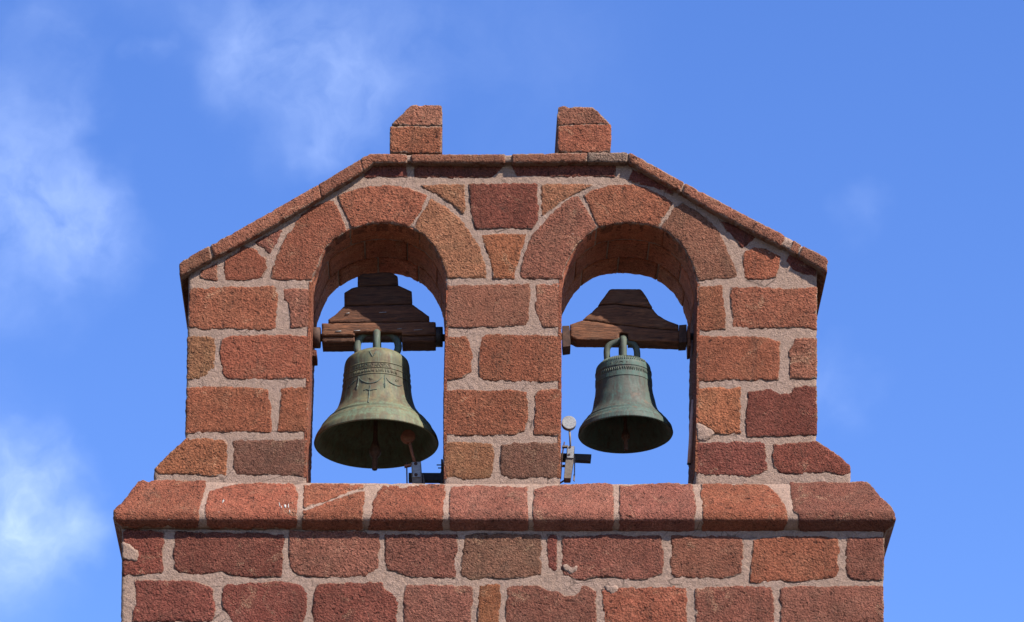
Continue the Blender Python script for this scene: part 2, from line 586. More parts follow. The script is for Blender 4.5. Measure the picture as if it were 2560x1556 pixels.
def face_mesh(name, poly, surf, depth, proud=0., spacing=5., jitter=1.7, amp=1.4, bulge=.8, round_w=3.0, round_d=.9,
              cut=1.6, grain=.13, skew=SKEW, back=True, seed=None, jscale=.07, grow=0.0, lap=0.0):
    """dressed block: traced outline -> uneven front face of real relief, extruded back `depth` px"""
    seed = rng.uniform(0, 900) if seed is None else seed
    ar = np.array(poly, float)
    inward = 1.0 if (ar[:, 0] * np.roll(ar[:, 1], -1) - np.roll(ar[:, 0], -1) * ar[:, 1]).sum() > 0 else -1.0
    loop = densify(soften(poly, cut) if cut > 0 else np.array(poly, float), spacing)
    d0 = np.roll(loop, -1, 0) - np.roll(loop, 1, 0)
    nrm = np.stack([d0[:, 1], -d0[:, 0]], 1)
    nrm /= (np.linalg.norm(nrm, axis=1, keepdims=True) + 1e-9)
    j = np.array([nz(p[0] * jscale, p[1] * jscale, seed) * .65 + nz(p[0] * .2, p[1] * .2, seed + 7) * .8 + max(0, nz(p[0] * .05, p[1] * .05, seed + 21) - .32) * -6 * inward for p in loop])
    loop = loop + nrm * (j * jitter + grow * inward)[:, None]
    lo, hi = loop.min(0), loop.max(0)
    gx = np.arange(lo[0] + spacing * .5, hi[0], spacing)
    gy = np.arange(lo[1] + spacing * .5, hi[1], spacing)
    g = np.stack(np.meshgrid(gx, gy), -1).reshape(-1, 2)
    if len(g):
        g = g + rng.uniform(-.32, .32, g.shape) * spacing
        g = g[pip(g, loop)]
    if len(g):
        dg = dist_to(g, loop)
        g, dg = g[dg > spacing * .5], dg[dg > spacing * .5]
    else:
        dg = np.zeros(0)
    n = len(loop)
    allp = np.vstack([loop, g]) if len(g) else loop
    edges = [(i, (i + 1) % n) for i in range(n)]
    vs, es, fs, ov, oe, of = delaunay_2d_cdt([Vector(p) for p in allp], edges, [], 0, 1e-6)
    vs = np.array([tuple(v) for v in vs])
    tris = np.array([f for f in fs if len(f) == 3])
    cen = vs[tris].mean(1)
    tris = tris[pip(cen, loop)]
    dist = np.zeros(len(vs))
    src = [o[0] if o else -1 for o in ov]
    isl = {}
    for k, s_ in enumerate(src):
        if s_ >= n:
            dist[k] = dg[s_ - n]
        elif s_ >= 0:
            isl[s_] = k
    p3, nr = surf(vs[:, 0], vs[:, 1])
    off = np.empty(len(vs))
    for k, (x, y) in enumerate(vs):
        o_ = nz(x * grain * 1.5, y * grain * 1.5, seed) * amp * .62 + nz(x * grain * 3.1, y * grain * 3.1, seed + 3) * amp * .38
        o_ += nz(x * .02, y * .02, seed + 5) * bulge
        if dist[k] < round_w:
            o_ -= (1 - dist[k] / round_w) ** 2 * round_d
        if lap and dist[k] < 9:
            o_ -= (1 - dist[k] / 9) ** 1.5 * max(0.0, .9 + nz(x * .028, y * .028, seed + 31) * 3.2 + nz(x * .11, y * .11, seed + 33) * 1.6) * lap
        off[k] = o_
    off = (off + proud) * S
    p3 = p3 + nr * off[:, None]
    # wind so that the front looks towards the camera
    a, b, c = p3[tris[:, 0]], p3[tris[:, 1]], p3[tris[:, 2]]
    if (np.cross(b - a, c - a) * nr[tris[:, 0]]).sum() < 0:
        tris = tris[:, ::-1]
    bound = [isl[i] for i in range(n) if i in isl]
    bp = p3[bound] + skew * depth * S
    nb = len(p3)
    verts = np.vstack([p3, bp])
    faces = [tuple(int(v) for v in t) for t in tris]
    nfront = len(faces)
    m = len(bound)
    # orientation of the boundary walk relative to the triangles
    eset = set()
    for t in faces:
        eset.update(((t[0], t[1]), (t[1], t[2]), (t[2], t[0])))
    fw = sum((bound[i], bound[(i + 1) % m]) in eset for i in range(m)) > m / 2
    for i in range(m):
        k = (i + 1) % m
        q = (bound[k], bound[i], nb + i, nb + k) if fw else (bound[i], bound[k], nb + k, nb + i)
        faces.append(q)
    if back:
        cap = [nb + i for i in range(m)]
        faces.append(tuple(cap[::-1] if fw else cap))
    me = bpy.data.meshes.new(name)
    me.from_pydata([tuple(v) for v in verts], [], faces)
    rim = np.zeros(nb + m, np.float32)
    rim[:nb] = np.clip(1 - dist / 10.0, 0, 1)
    at = me.attributes.new('rim', 'FLOAT', 'POINT')
    at.data.foreach_set('value', rim)
    sm = np.zeros(len(faces), bool)
    sm[:nfront] = True
    me.polygons.foreach_set('use_smooth', sm)
    me.update()
    return me


def vary(c, k=.10):
    f = 1 + random.uniform(-k, k)
    return tuple(max(.01, v * f * (1 + random.uniform(-.04, .04))) for v in c)


def block(name, poly, surf, parent, tone='R', depth=40, mat=None, label=None, **kw):
    kw.setdefault('proud', 1.35 + random.uniform(-.25, .6))
    kw.setdefault('lap', 1.0)
    kw.setdefault('grow', 1.1)
    me = face_mesh(name, poly, surf, depth, **kw)
    o = link(name, me, mat or M_STONE, parent, vary(STONE_COL[tone]) if tone else None)
    if label:
        o['label'] = label
    return o


def prism_mesh(name, poly, yd, thick, bevel=0.0):
    f = [P(x, y, yd) for x, y in poly]
    me = bpy.data.meshes.new(name)
    bm = bmesh.new()
    a = [bm.verts.new(p) for p in f]
    b = [bm.verts.new(p + Vector((0, thick * S, 0))) for p in f]
    n = len(f)
    bm.faces.new(a)
    bm.faces.new(b[::-1])
    for i in range(n):
        bm.faces.new((a[(i + 1) % n], a[i], b[i], b[(i + 1) % n]))
    bmesh.ops.recalc_face_normals(bm, faces=bm.faces)
    if bevel > 0:
        bmesh.ops.bevel(bm, geom=bm.edges[:], offset=bevel * S, segments=2, affect='EDGES', clamp_overlap=True)
    bm.to_mesh(me)
    bm.free()
    return me


def prism(name, poly, yd, thick, mat, parent, bevel=.6, color=None):
    return link(name, prism_mesh(name, poly, yd, thick, bevel), mat, parent, color)


def tube_mesh(name, pts, rad, seg=12, flat=1.0, side=None):
    pts = [Vector(p) for p in pts]
    rads = rad if isinstance(rad, (list, tuple)) else [rad] * len(pts)
    verts, faces = [], []
    prev = None
    for i, p in enumerate(pts):
        t = (pts[min(i + 1, len(pts) - 1)] - pts[max(i - 1, 0)]).normalized()
        if prev is None:
            ref = side or (Vector((0, 0, 1)) if abs(t.z) < .9 else Vector((1, 0, 0)))
            u = (ref - t * ref.dot(t)).normalized()
        else:
            u = (prev - t * prev.dot(t)).normalized()
        prev = u
        w = t.cross(u)
        for k in range(seg):
            a = 2 * math.pi * k / seg
            verts.append(p + u * math.cos(a) * rads[i] + w * math.sin(a) * rads[i] * flat)
    for i in range(len(pts) - 1):
        for k in range(seg):
            a, b = i * seg + k, i * seg + (k + 1) % seg
            faces.append((a, b, b + seg, a + seg))
    faces.append(tuple(range(seg))[::-1])
    faces.append(tuple((len(pts) - 1) * seg + k for k in range(seg)))
    me = bpy.data.meshes.new(name)
    me.from_pydata(verts, [], faces)
    for p in me.polygons:
        p.use_smooth = len(p.vertices) == 4
    return me


def smooth_path(pts, n=6):
    pts = [np.array(p, float) for p in pts]
    out = []
    q = [pts[0]] + pts + [pts[-1]]
    for i in range(1, len(q) - 2):
        p0, p1, p2, p3 = q[i - 1], q[i], q[i + 1], q[i + 2]
        for k in range(n):
            t = k / n
            out.append(.5 * (2 * p1 + (p2 - p0) * t + (2 * p0 - 5 * p1 + 4 * p2 - p3) * t * t + (3 * p1 - p0 - 3 * p2 + p3) * t ** 3))
    out.append(pts[-1])
    return out


def tube(name, pts, rad, mat, parent, seg=12, flat=1.0, color=None, side=None):
    return link(name, tube_mesh(name, pts, rad, seg, flat, side), mat, parent, color)


def join_meshes(name, meshes):
    bm = bmesh.new()
    for me in meshes:
        bm.from_mesh(me)
    out = bpy.data.meshes.new(name)
    bm.to_mesh(out)
    bm.free()
    return out


# ------------------------------------------------------------------ ground
gm = bpy.data.meshes.new('ground')
gm.from_pydata([(-4000, -4000, 0), (4000, -4000, 0), (4000, 4000, 0), (-4000, 4000, 0)], [], [(0, 1, 2, 3)])
ground = link('ground', gm, M_GROUND)
ground['kind'] = 'structure'

# ------------------------------------------------------------------ the bell gable
GABLE = thing('bell_gable', (0, .3, 0), 'red tuff church bell gable with two arched openings, pale mortar joints and two stub finials', 'bell gable')
W0 = plane_surf(0.0)
WL = plane_surf(YW)

open_left = [(766, 1268), (765, 1194), (767, 1100), (771, 967), (775.5, 833), (777, 770), (779, 705), (784, 685), (795, 655), (812, 619), (834, 597),
             (866, 577), (890, 567), (920, 560), (945, 557.5), (967, 557), (1001, 562), (1024, 569), (1061, 588), (1084, 613),
             (1104, 650), (1113, 680), (1116, 727), (1114, 842), (1111, 973), (1111, 1105), (1111, 1197), (1111, 1268)]
open_right = [(1399, 1268), (1399.5, 1195), (1400.5, 1090), (1402, 1000), (1402, 850), (1402, 760), (1404, 700), (1412, 667), (1426, 638), (1444, 610),
              (1468, 586), (1495, 569), (1520, 562), (1548, 558), (1577, 557.5), (1612, 561), (1645, 569), (1674, 584), (1702, 609),
              (1724, 643), (1737, 680), (1743, 710), (1744, 760), (1742.5, 830), (1742, 1000), (1740, 1100), (1738, 1180), (1737, 1268)]
facade = [(472, 692), (497, 662), (700, 552), (900, 430), (934, 402), (1570, 400), (1700, 472), (1900, 582), (2042, 668), (2042, 900),
          (2041, 1100), (2126, 1167), (2126, 1268)] + open_right[::-1] + open_left[::-1] + [(384.5, 1268), (384.5, 1176), (464, 1097), (468, 880)]
# bed of mortar that the blocks sit in
me = face_mesh('mortar_bed', facade, W0, THICK, proud=-.35, spacing=7, jitter=1.0, amp=1.2, bulge=.8, cut=0, round_d=1.2, grain=.12)
bed = link('mortar_bed', me, M_MORTAR, GABLE)

ST = [  # (zone, tone, outline)
    ('A', 'R', [(490, 870), (620, 770), (680, 770), (740, 810), (800, 860), (800, 930), (770, 1010), (640, 1025), (480, 1030), (480, 940)]),
    ('A', 'S', [(700, 740), (800, 690), (925, 620), (905, 690), (860, 770), (820, 830), (760, 780)]),
    ('A', 'P', [(340, 930), (425, 893), (430, 1025), (330, 1020), (298, 1000), (300, 955)]),
    ('C', 'R', [(1395, 800), (1450, 765), (1560, 790), (1650, 850), (1640, 930), (1620, 1000), (1500, 1020), (1380, 1010), (1370, 900), (1365, 840)]),
    ('C', 'D', [(1190, 570), (1300, 610), (1480, 690), (1420, 740), (1360, 790), (1320, 720), (1240, 640)]),
    ('C', 'D', [(1730, 820), (1860, 880), (1925, 945), (1925, 1000), (1820, 980), (1740, 940), (1690, 880)]),
    ('C', 'D', [(540, 175), (700, 250), (850, 345), (845, 385), (740, 345), (620, 310), (510, 275)]),
    ('A', 'D', [(1545, 168), (1845, 150), (1850, 250), (1700, 248), (1520, 258)]),
    ('B', 'D', [(-245, 185), (300, 188), (635, 188), (500, 312), (200, 322), (-245, 318)]),
    ('B', 'D', [(665, 188), (1200, 186), (1650, 186), (1640, 308), (1200, 314), (720, 312)]),
    ('B', 'D', [(275, 375), (600, 370), (910, 370), (905, 500), (925, 600), (920, 700), (890, 760), (860, 800), (700, 795), (500, 795), (340, 805), (300, 720), (285, 600), (275, 500)]),
    ('B', 'O', [(360, 850), (500, 842), (820, 835), (790, 930), (750, 1040), (720, 1140), (695, 1270), (490, 1265), (490, 1190), (460, 1090), (430, 980), (390, 900)]),
    ('A', 'Y', [(1950, 310), (2100, 300), (2280, 305), (2285, 400), (2290, 480), (2270, 530), (2180, 450), (2080, 385), (1990, 345)]),
    ('B', 'Y', [(945, 380), (1150, 375), (1440, 380), (1370, 420), (1260, 470), (1160, 530), (1050, 610), (950, 680), (945, 560)]),
    # left pier
    ('A', 'R', [(222, 1080), (500, 1070), (880, 1062), (885, 1150), (870, 1300), (865, 1385), (780, 1400), (500, 1385), (340, 1395), (212, 1375), (217, 1200)]),
    ('A', 'N', [(915, 1080), (1112, 1085), (1122, 1200), (1122, 1375), (980, 1380), (975, 1290), (965, 1200), (920, 1170)]),
    ('D', 'Y', [(566, 125), (700, 120), (780, 135), (775, 250), (765, 360), (720, 410), (650, 445), (562, 450), (562, 300)]),
    ('D', 'R', [(820, 150), (900, 115), (1200, 110), (1476, 120), (1474, 300), (1466, 440), (1150, 450), (1000, 450), (860, 445), (830, 400), (815, 330), (805, 250)]),
    ('D', 'R', [(556, 505), (750, 500), (950, 505), (1165, 505), (1180, 560), (1195, 640), (1195, 750), (1195, 845), (1000, 840), (800, 845), (552, 855), (553, 700)]),
    ('D', 'R', [(1265, 515), (1330, 500), (1466, 505), (1464, 680), (1459, 840), (1240, 840), (1240, 740), (1260, 640)]),
    ('D', 'O', [(560, 890), (700, 890), (850, 900), (870, 960), (860, 1080), (855, 1170), (740, 1175), (640, 1160), (340, 1155), (316, 1120), (366, 1065), (466, 970)]),
    ('D', 'B', [(905, 900), (1200, 895), (1457, 895), (1455, 1050), (1450, 1175), (1200, 1165), (920, 1165), (905, 1080), (900, 980)]),
    # middle pier
    ('B', 'N', [(64, 1325), (450, 1318), (840, 1310), (845, 1450), (830, 1560), (830, 1650), (800, 1700), (500, 1720), (200, 1725), (54, 1715)]),
    ('B', 'N', [(900, 1320), (1115, 1305), (1127, 1500), (1129, 1720), (960, 1715), (920, 1650), (890, 1550), (895, 1400)]),
    ('E', 'R', [(345, 125), (500, 120), (525, 180), (545, 280), (530, 390), (460, 440), (345, 455), (338, 300)]),
    ('E', 'R', [(600, 140), (640, 110), (900, 110), (1204, 120), (1204, 300), (1203, 460), (1000, 470), (800, 460), (620, 460), (590, 420), (590, 280)]),
    ('E', 'R', [(335, 520), (600, 525), (870, 520), (945, 540), (965, 620), (960, 720), (935, 830), (850, 865), (600, 870), (335, 870), (330, 700)]),
    ('E', 'R', [(1030, 540), (1060, 520), (1203, 520), (1202, 700), (1201, 870), (1000, 865), (1000, 800), (1015, 700), (1005, 610), (1005, 570)]),
    ('E', 'Y', [(335, 915), (500, 920), (690, 920), (705, 1000), (700, 1100), (680, 1190), (500, 1200), (420, 1185), (335, 1190), (330, 1050)]),
    ('E', 'B', [(760, 935), (850, 920), (1198, 920), (1200, 1050), (1195, 1190), (1000, 1185), (830, 1195), (750, 1160), (750, 1050)]),
    # right pier
    ('C', 'R', [(1038, 1070), (1215, 1060), (1225, 1180), (1240, 1280), (1240, 1390), (1150, 1400), (1032, 1410), (1030, 1250)]),
    ('C', 'R', [(1285, 1065), (1450, 1070), (1700, 1085), (1923, 1075), (1923, 1250), (1922, 1395), (1800, 1375), (1500, 1385), (1290, 1380), (1285, 1250), (1275, 1150)]),
    ('F', 'R', [(430, 120), (700, 125), (930, 130), (1050, 160), (1045, 300), (1040, 450), (900, 460), (700, 450), (450, 465), (427, 460), (428, 300)]),
    ('F', 'N', [(1165, 140), (1321, 135), (1325, 300), (1323, 440), (1120, 445), (1120, 340), (1110, 250), (1135, 200)]),
    ('F', 'O', [(428, 520), (560, 505), (650, 510), (755, 500), (755, 620), (750, 750), (755, 850), (640, 865), (560, 850), (490, 800), (430, 780), (424, 650)]),
    ('F', 'D', [(810, 540), (880, 535), (980, 505), (1050, 555), (1130, 535), (1170, 495), (1322, 500), (1325, 680), (1323, 860), (1200, 870), (1000, 875), (800, 880), (790, 750), (800, 640)]),
    ('F', 'D', [(424, 920), (600, 910), (900, 910), (935, 920), (945, 1020), (955, 1130), (880, 1160), (800, 1180), (650, 1165), (420, 1165), (420, 1050)]),
    ('F', 'D', [(1000, 930), (1150, 920), (1320, 910), (1450, 990), (1572, 1090), (1578, 1160), (1500, 1165), (1400, 1140), (1200, 1160), (1050, 1145), (1000, 1110), (990, 1020)]),
]
for zone, tone, poly in ST:
    block('stone', R(zone, poly), W0, GABLE, tone)

VS = [
    ('A', 'R', [(1300, 425), (1335, 490), (1385, 595), (1396, 655), (1300, 710), (1235, 777), (1187, 895), (1152, 975), (1135, 1020), (1000, 1025), (830, 1015), (845, 920), (890, 800), (950, 690), (1010, 600), (1060, 530), (1130, 475), (1240, 425)]),
    ('A', 'R', [(1330, 390), (1420, 355), (1560, 320), (1720, 308), (1860, 330), (2000, 385), (1960, 490), (1870, 625), (1800, 605), (1700, 590), (1560, 598), (1440, 632), (1400, 550), (1360, 470)]),
    ('A', 'Y', [(2030, 415), (2130, 460), (2230, 545), (2310, 630), (2380, 745), (2420, 840), (2445, 950), (2448, 1010), (2150, 1005), (2140, 960), (2110, 870), (2050, 760), (1980, 682), (1900, 632), (1960, 510)]),
    ('B', 'N', [(1290, 490), (1340, 560), (1400, 660), (1475, 780), (1380, 850), (1290, 930), (1220, 1045), (1168, 1150), (1138, 1270), (740, 1265), (760, 1150), (790, 1020), (830, 920), (890, 820), (960, 740), (1040, 650), (1130, 570), (1220, 505)]),
    ('C', 'R', [(180, 385), (250, 340), (380, 310), (500, 298), (640, 330), (760, 385), (845, 445), (790, 530), (735, 622), (640, 603), (530, 591), (420, 595), (287, 625), (230, 510)]),
    ('C', 'N', [(865, 465), (920, 440), (1000, 490), (1100, 555), (1180, 640), (1230, 740), (1280, 850), (1320, 950), (1335, 1000), (1250, 1015), (1032, 1025), (1012, 960), (972, 850), (903, 745), (822, 672), (755, 630), (800, 550)]),
]
for zone, tone, poly in VS:
    block('voussoir', R(zone, poly), W0, GABLE, tone)

# lower wall
lw = [(305, 1322), (1280, 1322), (2209, 1322), (2208, 1500), (2207, 1900), (300, 1900), (302, 1556), (304, 1440)]
me = face_mesh('mortar_bed', lw, WL, 400, proud=-.35, spacing=8, jitter=1.0, amp=1.2, bulge=.8, cut=0, round_d=1.0, grain=.12)
link('mortar_bed', me, M_MORTAR, GABLE)
LW = [
    ('G', 'D', [(256, 640), (625, 655), (630, 760), (615, 880), (620, 1000), (600, 1050), (420, 1065), (243, 1075), (246, 900), (250, 700)]),
    ('G', 'D', [(735, 660), (1000, 668), (1300, 670), (1745, 680), (1735, 780), (1710, 830), (1730, 900), (1720, 1010), (1715, 1080), (1500, 1085), (1380, 1090), (1250, 1065), (1150, 1035), (1000, 1060), (850, 1065), (760, 1040), (720, 1000), (710, 900), (720, 800)]),
    ('H', 'S', [(-280, 647), (100, 654), (300, 650), (550, 672), (555, 800), (540, 900), (545, 1000), (480, 1045), (420, 1075), (200, 1090), (0, 1085), (-120, 1080), (-200, 1060), (-270, 1020), (-290, 900), (-285, 800)]),
    ('H', 'S', [(600, 682), (900, 687), (1270, 682), (1265, 830), (1250, 910), (1245, 1000), (1260, 1050), (1240, 1095), (1050, 1090), (880, 1085), (760, 1075), (700, 1030), (610, 1020), (590, 950), (600, 850)]),
    ('H', 'B', [(1325, 687), (1600, 677), (2040, 692), (2050, 850), (2030, 900), (2055, 960), (2045, 1060), (1900, 1090), (1700, 1100), (1550, 1090), (1460, 1110), (1380, 1110), (1295, 1085), (1300, 960), (1310, 860)]),
    ('H', 'D', [(2095, 687), (2190, 687), (2182, 850), (2190, 950), (2190, 1040), (2150, 1035), (2100, 1000), (2090, 900)]),
    ('I', 'S', [(385, 702), (600, 704), (900, 687), (1310, 697), (1320, 850), (1325, 950), (1310, 1040), (1250, 1080), (1150, 1105), (960, 1105), (880, 1080), (700, 1085), (580, 1115), (480, 1100), (390, 1050), (380, 950), (385, 850)]),
    ('I', 'N', [(1395, 697), (1700, 697), (2060, 712), (2060, 870), (2050, 980), (2040, 1050), (1950, 1080), (1850, 1095), (1600, 1095), (1430, 1085), (1390, 1050), (1385, 950), (1390, 850)]),
    ('J', 'R', [(305, 737), (600, 702), (900, 707), (1090, 722), (1100, 850), (1085, 940), (1100, 1020), (1080, 1085), (950, 1110), (800, 1120), (650, 1130), (500, 1120), (380, 1140), (270, 1130), (280, 1000), (290, 880)]),
    ('J', 'S', [(1175, 717), (1510, 717), (1511, 900), (1509, 1000), (1506, 1115), (1350, 1115), (1220, 1105), (1170, 1070), (1155, 970), (1155, 880)]),
    ('G', 'D', [(355, 1105), (700, 1110), (900, 1120), (1000, 1150), (1085, 1185), (1085, 1280), (1105, 1380), (1090, 1460), (1060, 1495), (800, 1500), (700, 1490), (500, 1500), (330, 1498), (345, 1380), (365, 1270), (360, 1180)]),
    ('G', 'D', [(1165, 1180), (1220, 1140), (1400, 1135), (1700, 1115), (1800, 1130), (1890, 1160), (1935, 1210), (1955, 1300), (1945, 1400), (1920, 1480), (1900, 1530), (1600, 1540), (1280, 1530), (1230, 1470), (1210, 1410), (1165, 1370), (1160, 1280)]),
    ('H', 'D', [(-25, 1145), (200, 1135), (450, 1125), (570, 1125), (590, 1180), (640, 1210), (715, 1250), (720, 1330), (715, 1430), (700, 1520), (400, 1540), (0, 1540), (-60, 1530), (-75, 1400), (-60, 1280), (-45, 1190)]),
    ('H', 'S', [(790, 1150), (950, 1150), (1100, 1155), (1380, 1160), (1415, 1190), (1415, 1290), (1395, 1400), (1385, 1540), (1000, 1545), (770, 1540), (770, 1400), (765, 1250)]),
    ('H', 'O', [(1455, 1150), (1665, 1145), (1665, 1300), (1655, 1400), (1650, 1540), (1450, 1540), (1455, 1300)]),
    ('I', 'S', [(-125, 1180), (0, 1150), (190, 1160), (250, 1200), (350, 1215), (420, 1255), (500, 1250), (550, 1210), (560, 1165), (620, 1160), (700, 1210), (700, 1330), (710, 1540), (300, 1550), (-140, 1540), (-135, 1400), (-125, 1300)]),
    ('I', 'R', [(750, 1200), (790, 1180), (905, 1180), (1000, 1175), (1250, 1170), (1400, 1160), (1535, 1175), (1545, 1290), (1540, 1400), (1545, 1540), (1100, 1550), (780, 1540), (770, 1400), (760, 1300)]),
    ('J', 'S', [(-229, 1180), (0, 1170), (200, 1165), (470, 1170), (490, 1230), (500, 1350), (495, 1540), (100, 1550), (-225, 1540), (-230, 1350)]),
    ('J', 'S', [(560, 1190), (700, 1165), (1000, 1170), (1250, 1160), (1504, 1165), (1506, 1300), (1506, 1540), (1000, 1550), (555, 1540), (550, 1400), (550, 1280)]),
]
for zone, tone, poly in LW:
    block('stone', R(zone, poly), WL, GABLE, tone)
# courses below the frame
yy = 1585
for row in range(3):
    x = 305 + (0, 60, 25)[row]
    while x < 2190:
        w = min(random.uniform(150, 250), 2204 - x)
        if w > 50:
            block('stone', [(x, yy), (x + w - 15, yy + random.uniform(-4, 4)), (x + w - 15, yy + 100), (x, yy + 102)], WL, GABLE, random.choice('DSRS'), spacing=12)
        x += w
    yy += 116
# the rest of the tower down to the ground
zt = P(1280, 1895, YW).z
xl, xr = P(301, 1890, YW).x, P(2207, 1890, YW).x
me = bpy.data.meshes.new('wall_base')
y0, y1 = (YW + 2) * S, (YW + 400) * S
me.from_pydata([(xl, y0, -.1), (xr, y0, -.1), (xr, y1, -.1), (xl, y1, -.1), (xl, y0, zt), (xr, y0, zt), (xr, y1, zt), (xl, y1, zt)], [],
               [(0, 1, 5, 4), (1, 2, 6, 5), (2, 3, 7, 6), (3, 0, 4, 7), (4, 5, 6, 7), (3, 2, 1, 0)])
link('wall_base', me, M_STONE, GABLE, STONE_COL['S'])

PATCH = [
    ('G', WL, [(246, 770), (300, 775), (330, 810), (385, 830), (395, 890), (370, 935), (290, 920), (243, 905)]),
    ('I', WL, [(400, 975), (450, 970), (470, 985), (520, 980), (550, 1010), (530, 1050), (460, 1062), (430, 1030), (395, 1005)]),
    ('I', WL, [(780, 1165), (900, 1170), (905, 1210), (860, 1240), (800, 1215)]),
    ('F', W0, [(424, 775), (490, 800), (560, 850), (500, 905), (430, 900)]),
]
for zone, sf, poly in PATCH:
    block('mortar_patch', R(zone, poly), sf, GABLE, None, depth=14, mat=M_MORTAR, proud=2.6, round_d=.3, amp=1.0, jitter=3.2, bulge=.4)

M_WHITE = iron_material('chalky_white', (.22, .20, .18), (.34, .32, .30), .9)
# ------------------------------------------------------------------ cornice
cf = [(296, 1290), (296, 1281), (318, 1250), (352, 1205), (700, 1206), (1280, 1210), (2158, 1209), (2196, 1251), (2224, 1281), (2226, 1299),
      (2200, 1327), (1280, 1327), (316, 1320), (298, 1300)]
me = face_mesh('cornice', cf, cornice_surf, 320, proud=-.5, spacing=7, jitter=.6, amp=1.1, bulge=.8, cut=0, round_d=1.0)
CORN = link('cornice', me, M_MORTAR, GABLE)
CS = [
    ('R', 'G', [(430, 188), (700, 188), (1010, 196), (1010, 260), (985, 330), (960, 420), (945, 480), (950, 545), (955, 630), (245, 624), (190, 575), (163, 545), (160, 470), (195, 430), (275, 350), (390, 206)], 350),
    ('R', 'G', [(1030, 285), (1200, 242), (1400, 212), (1600, 210), (1825, 214), (1860, 300), (1865, 380), (1865, 460), (1855, 550), (1850, 636), (1020, 632), (1012, 545), (1005, 460), (1015, 380)], 60),
    ('R', 'H', [(-150, 228), (-100, 220), (150, 220), (330, 226), (410, 232), (405, 262), (300, 288), (150, 345), (0, 400), (-155, 448)], 60),
    ('R', 'H', [(-158, 470), (0, 415), (150, 366), (300, 312), (412, 290), (415, 400), (400, 480), (400, 560), (405, 652), (-165, 644), (-160, 555)], 60),
    ('R', 'H', [(580, 240), (750, 236), (1000, 226), (1150, 226), (1155, 300), (1150, 400), (1140, 560), (1140, 660), (440, 655), (455, 570), (485, 400), (525, 310)], 60),
    ('P', 'H', [(1200, 240), (1500, 236), (1920, 245), (1912, 300), (1910, 350), (1922, 450), (1920, 550), (1922, 660), (1190, 660), (1190, 560), (1190, 450), (1195, 340)], 60),
    ('P', 'I', [(122, 260), (400, 232), (600, 224), (790, 216), (860, 235), (862, 320), (865, 400), (862, 480), (862, 570), (862, 662), (118, 662), (115, 555), (122, 400), (135, 330)], 60),
    ('P', 'I', [(920, 238), (1000, 246), (1080, 232), (1250, 220), (1420, 214), (1588, 224), (1600, 280), (1618, 350), (1622, 450), (1610, 570), (1612, 664), (910, 662), (912, 570), (915, 480), (920, 380)], 60),
    ('R', 'J', [(-178, 220), (0, 218), (300, 222), (400, 230), (470, 255), (530, 315), (580, 390), (610, 450), (622, 520), (622, 570), (600, 640), (570, 664), (-165, 664), (-160, 565), (-165, 400), (-180, 300)], 60),
    ('S', 'J', [(645, 210), (900, 205), (1200, 206), (1345, 204), (1380, 225), (1480, 340), (1580, 440), (1612, 490), (1620, 560), (1585, 610), (1515, 668), (1100, 668), (725, 668), (720, 570), (725, 505), (670, 470), (662, 380), (655, 290)], 350),
]
for tone, zone, poly, dep in CS:
    block('cornice_stone', R(zone, poly), cornice_surf, CORN, tone, depth=dep, cut=2.0, amp=1.7)
for poly in ([(1685, 400), (1692, 396), (1700, 430), (1694, 440)], [(1704, 425), (1712, 430), (1716, 452), (1707, 455)], [(1732, 420), (1752, 416), (1756, 446), (1738, 450)],
             [(1770, 412), (1779, 410), (1780, 446), (1772, 450)], [(1782, 468), (1789, 465), (1791, 492), (1784, 494)], [(1165, 380), (1180, 368), (1184, 384), (1164, 410)], [(1446, 380), (1456, 380), (1454, 390)]):
    block('bird_dropping', R('G', poly), cornice_surf, CORN, None, depth=4, mat=M_WHITE, lap=0, grow=-.3, spacing=2, proud=2.9, amp=.6, bulge=.2, round_w=1.5, round_d=1, cut=.8, jitter=.5)
# sill slab behind the cornice stones
zs = P(1280, 1211, 0).z - .012
za = P(1280, 1325, YW).z
xa, xb = P(352, 1211, 0).x, P(2160, 1211, 0).x
me = bpy.data.meshes.new('sill_slab')
ya, yb = 8 * S, 345 * S
me.from_pydata([(xa, ya, za), (xb, ya, za), (xb, yb, za), (xa, yb, za), (xa, ya, zs), (xb, ya, zs), (xb, yb, zs), (xa, yb, zs)], [],
               [(0, 1, 5, 4), (1, 2, 6, 5), (2, 3, 7, 6), (3, 0, 4, 7), (4, 5, 6, 7), (3, 2, 1, 0)])
link('sill_slab', me, M_STONE, CORN, STONE_COL['R'])

# ------------------------------------------------------------------ coping
TOP = np.array([(449, 661), (460, 650), (483, 637), (600, 574), (700, 517), (800, 460), (894, 403), (910, 393), (927, 385), (1017, 386.5), (1103, 387), (1257, 386.7), (1289, 386),
                (1470, 382.7), (1566, 381.7), (1578, 384), (1710, 457), (1867, 540.5), (1981, 599), (2004, 614), (2062, 642), (2069, 652)])
BOT = np.array([(450, 689), (497, 664), (600, 609), (700, 554), (800, 493.5), (900, 432), (934, 406.7), (1017, 406), (1257, 407.5), (1465, 404), (1572, 405),
                (1700, 478.5), (1784, 527), (1900, 588.6), (1967, 622), (2041, 665), (2068, 682)])
YCOP = -20.0
WC = plane_surf(YCOP)


def band(t0, t1, b0, b1, inset=0.0):
    ty = lambda x: float(np.interp(x, TOP[:, 0], TOP[:, 1])) + inset
    by = lambda x: float(np.interp(x, BOT[:, 0], BOT[:, 1])) - inset
    up_ = [(t0, ty(t0))] + [(float(x), ty(x)) for x in TOP[:, 0] if t0 + 4 < x < t1 - 4] + [(t1, ty(t1))]
    lo_ = [(b1, by(b1))] + [(float(x), by(x)) for x in BOT[::-1, 0] if b0 + 4 < x < b1 - 4] + [(b0, by(b0))]
    return up_ + lo_


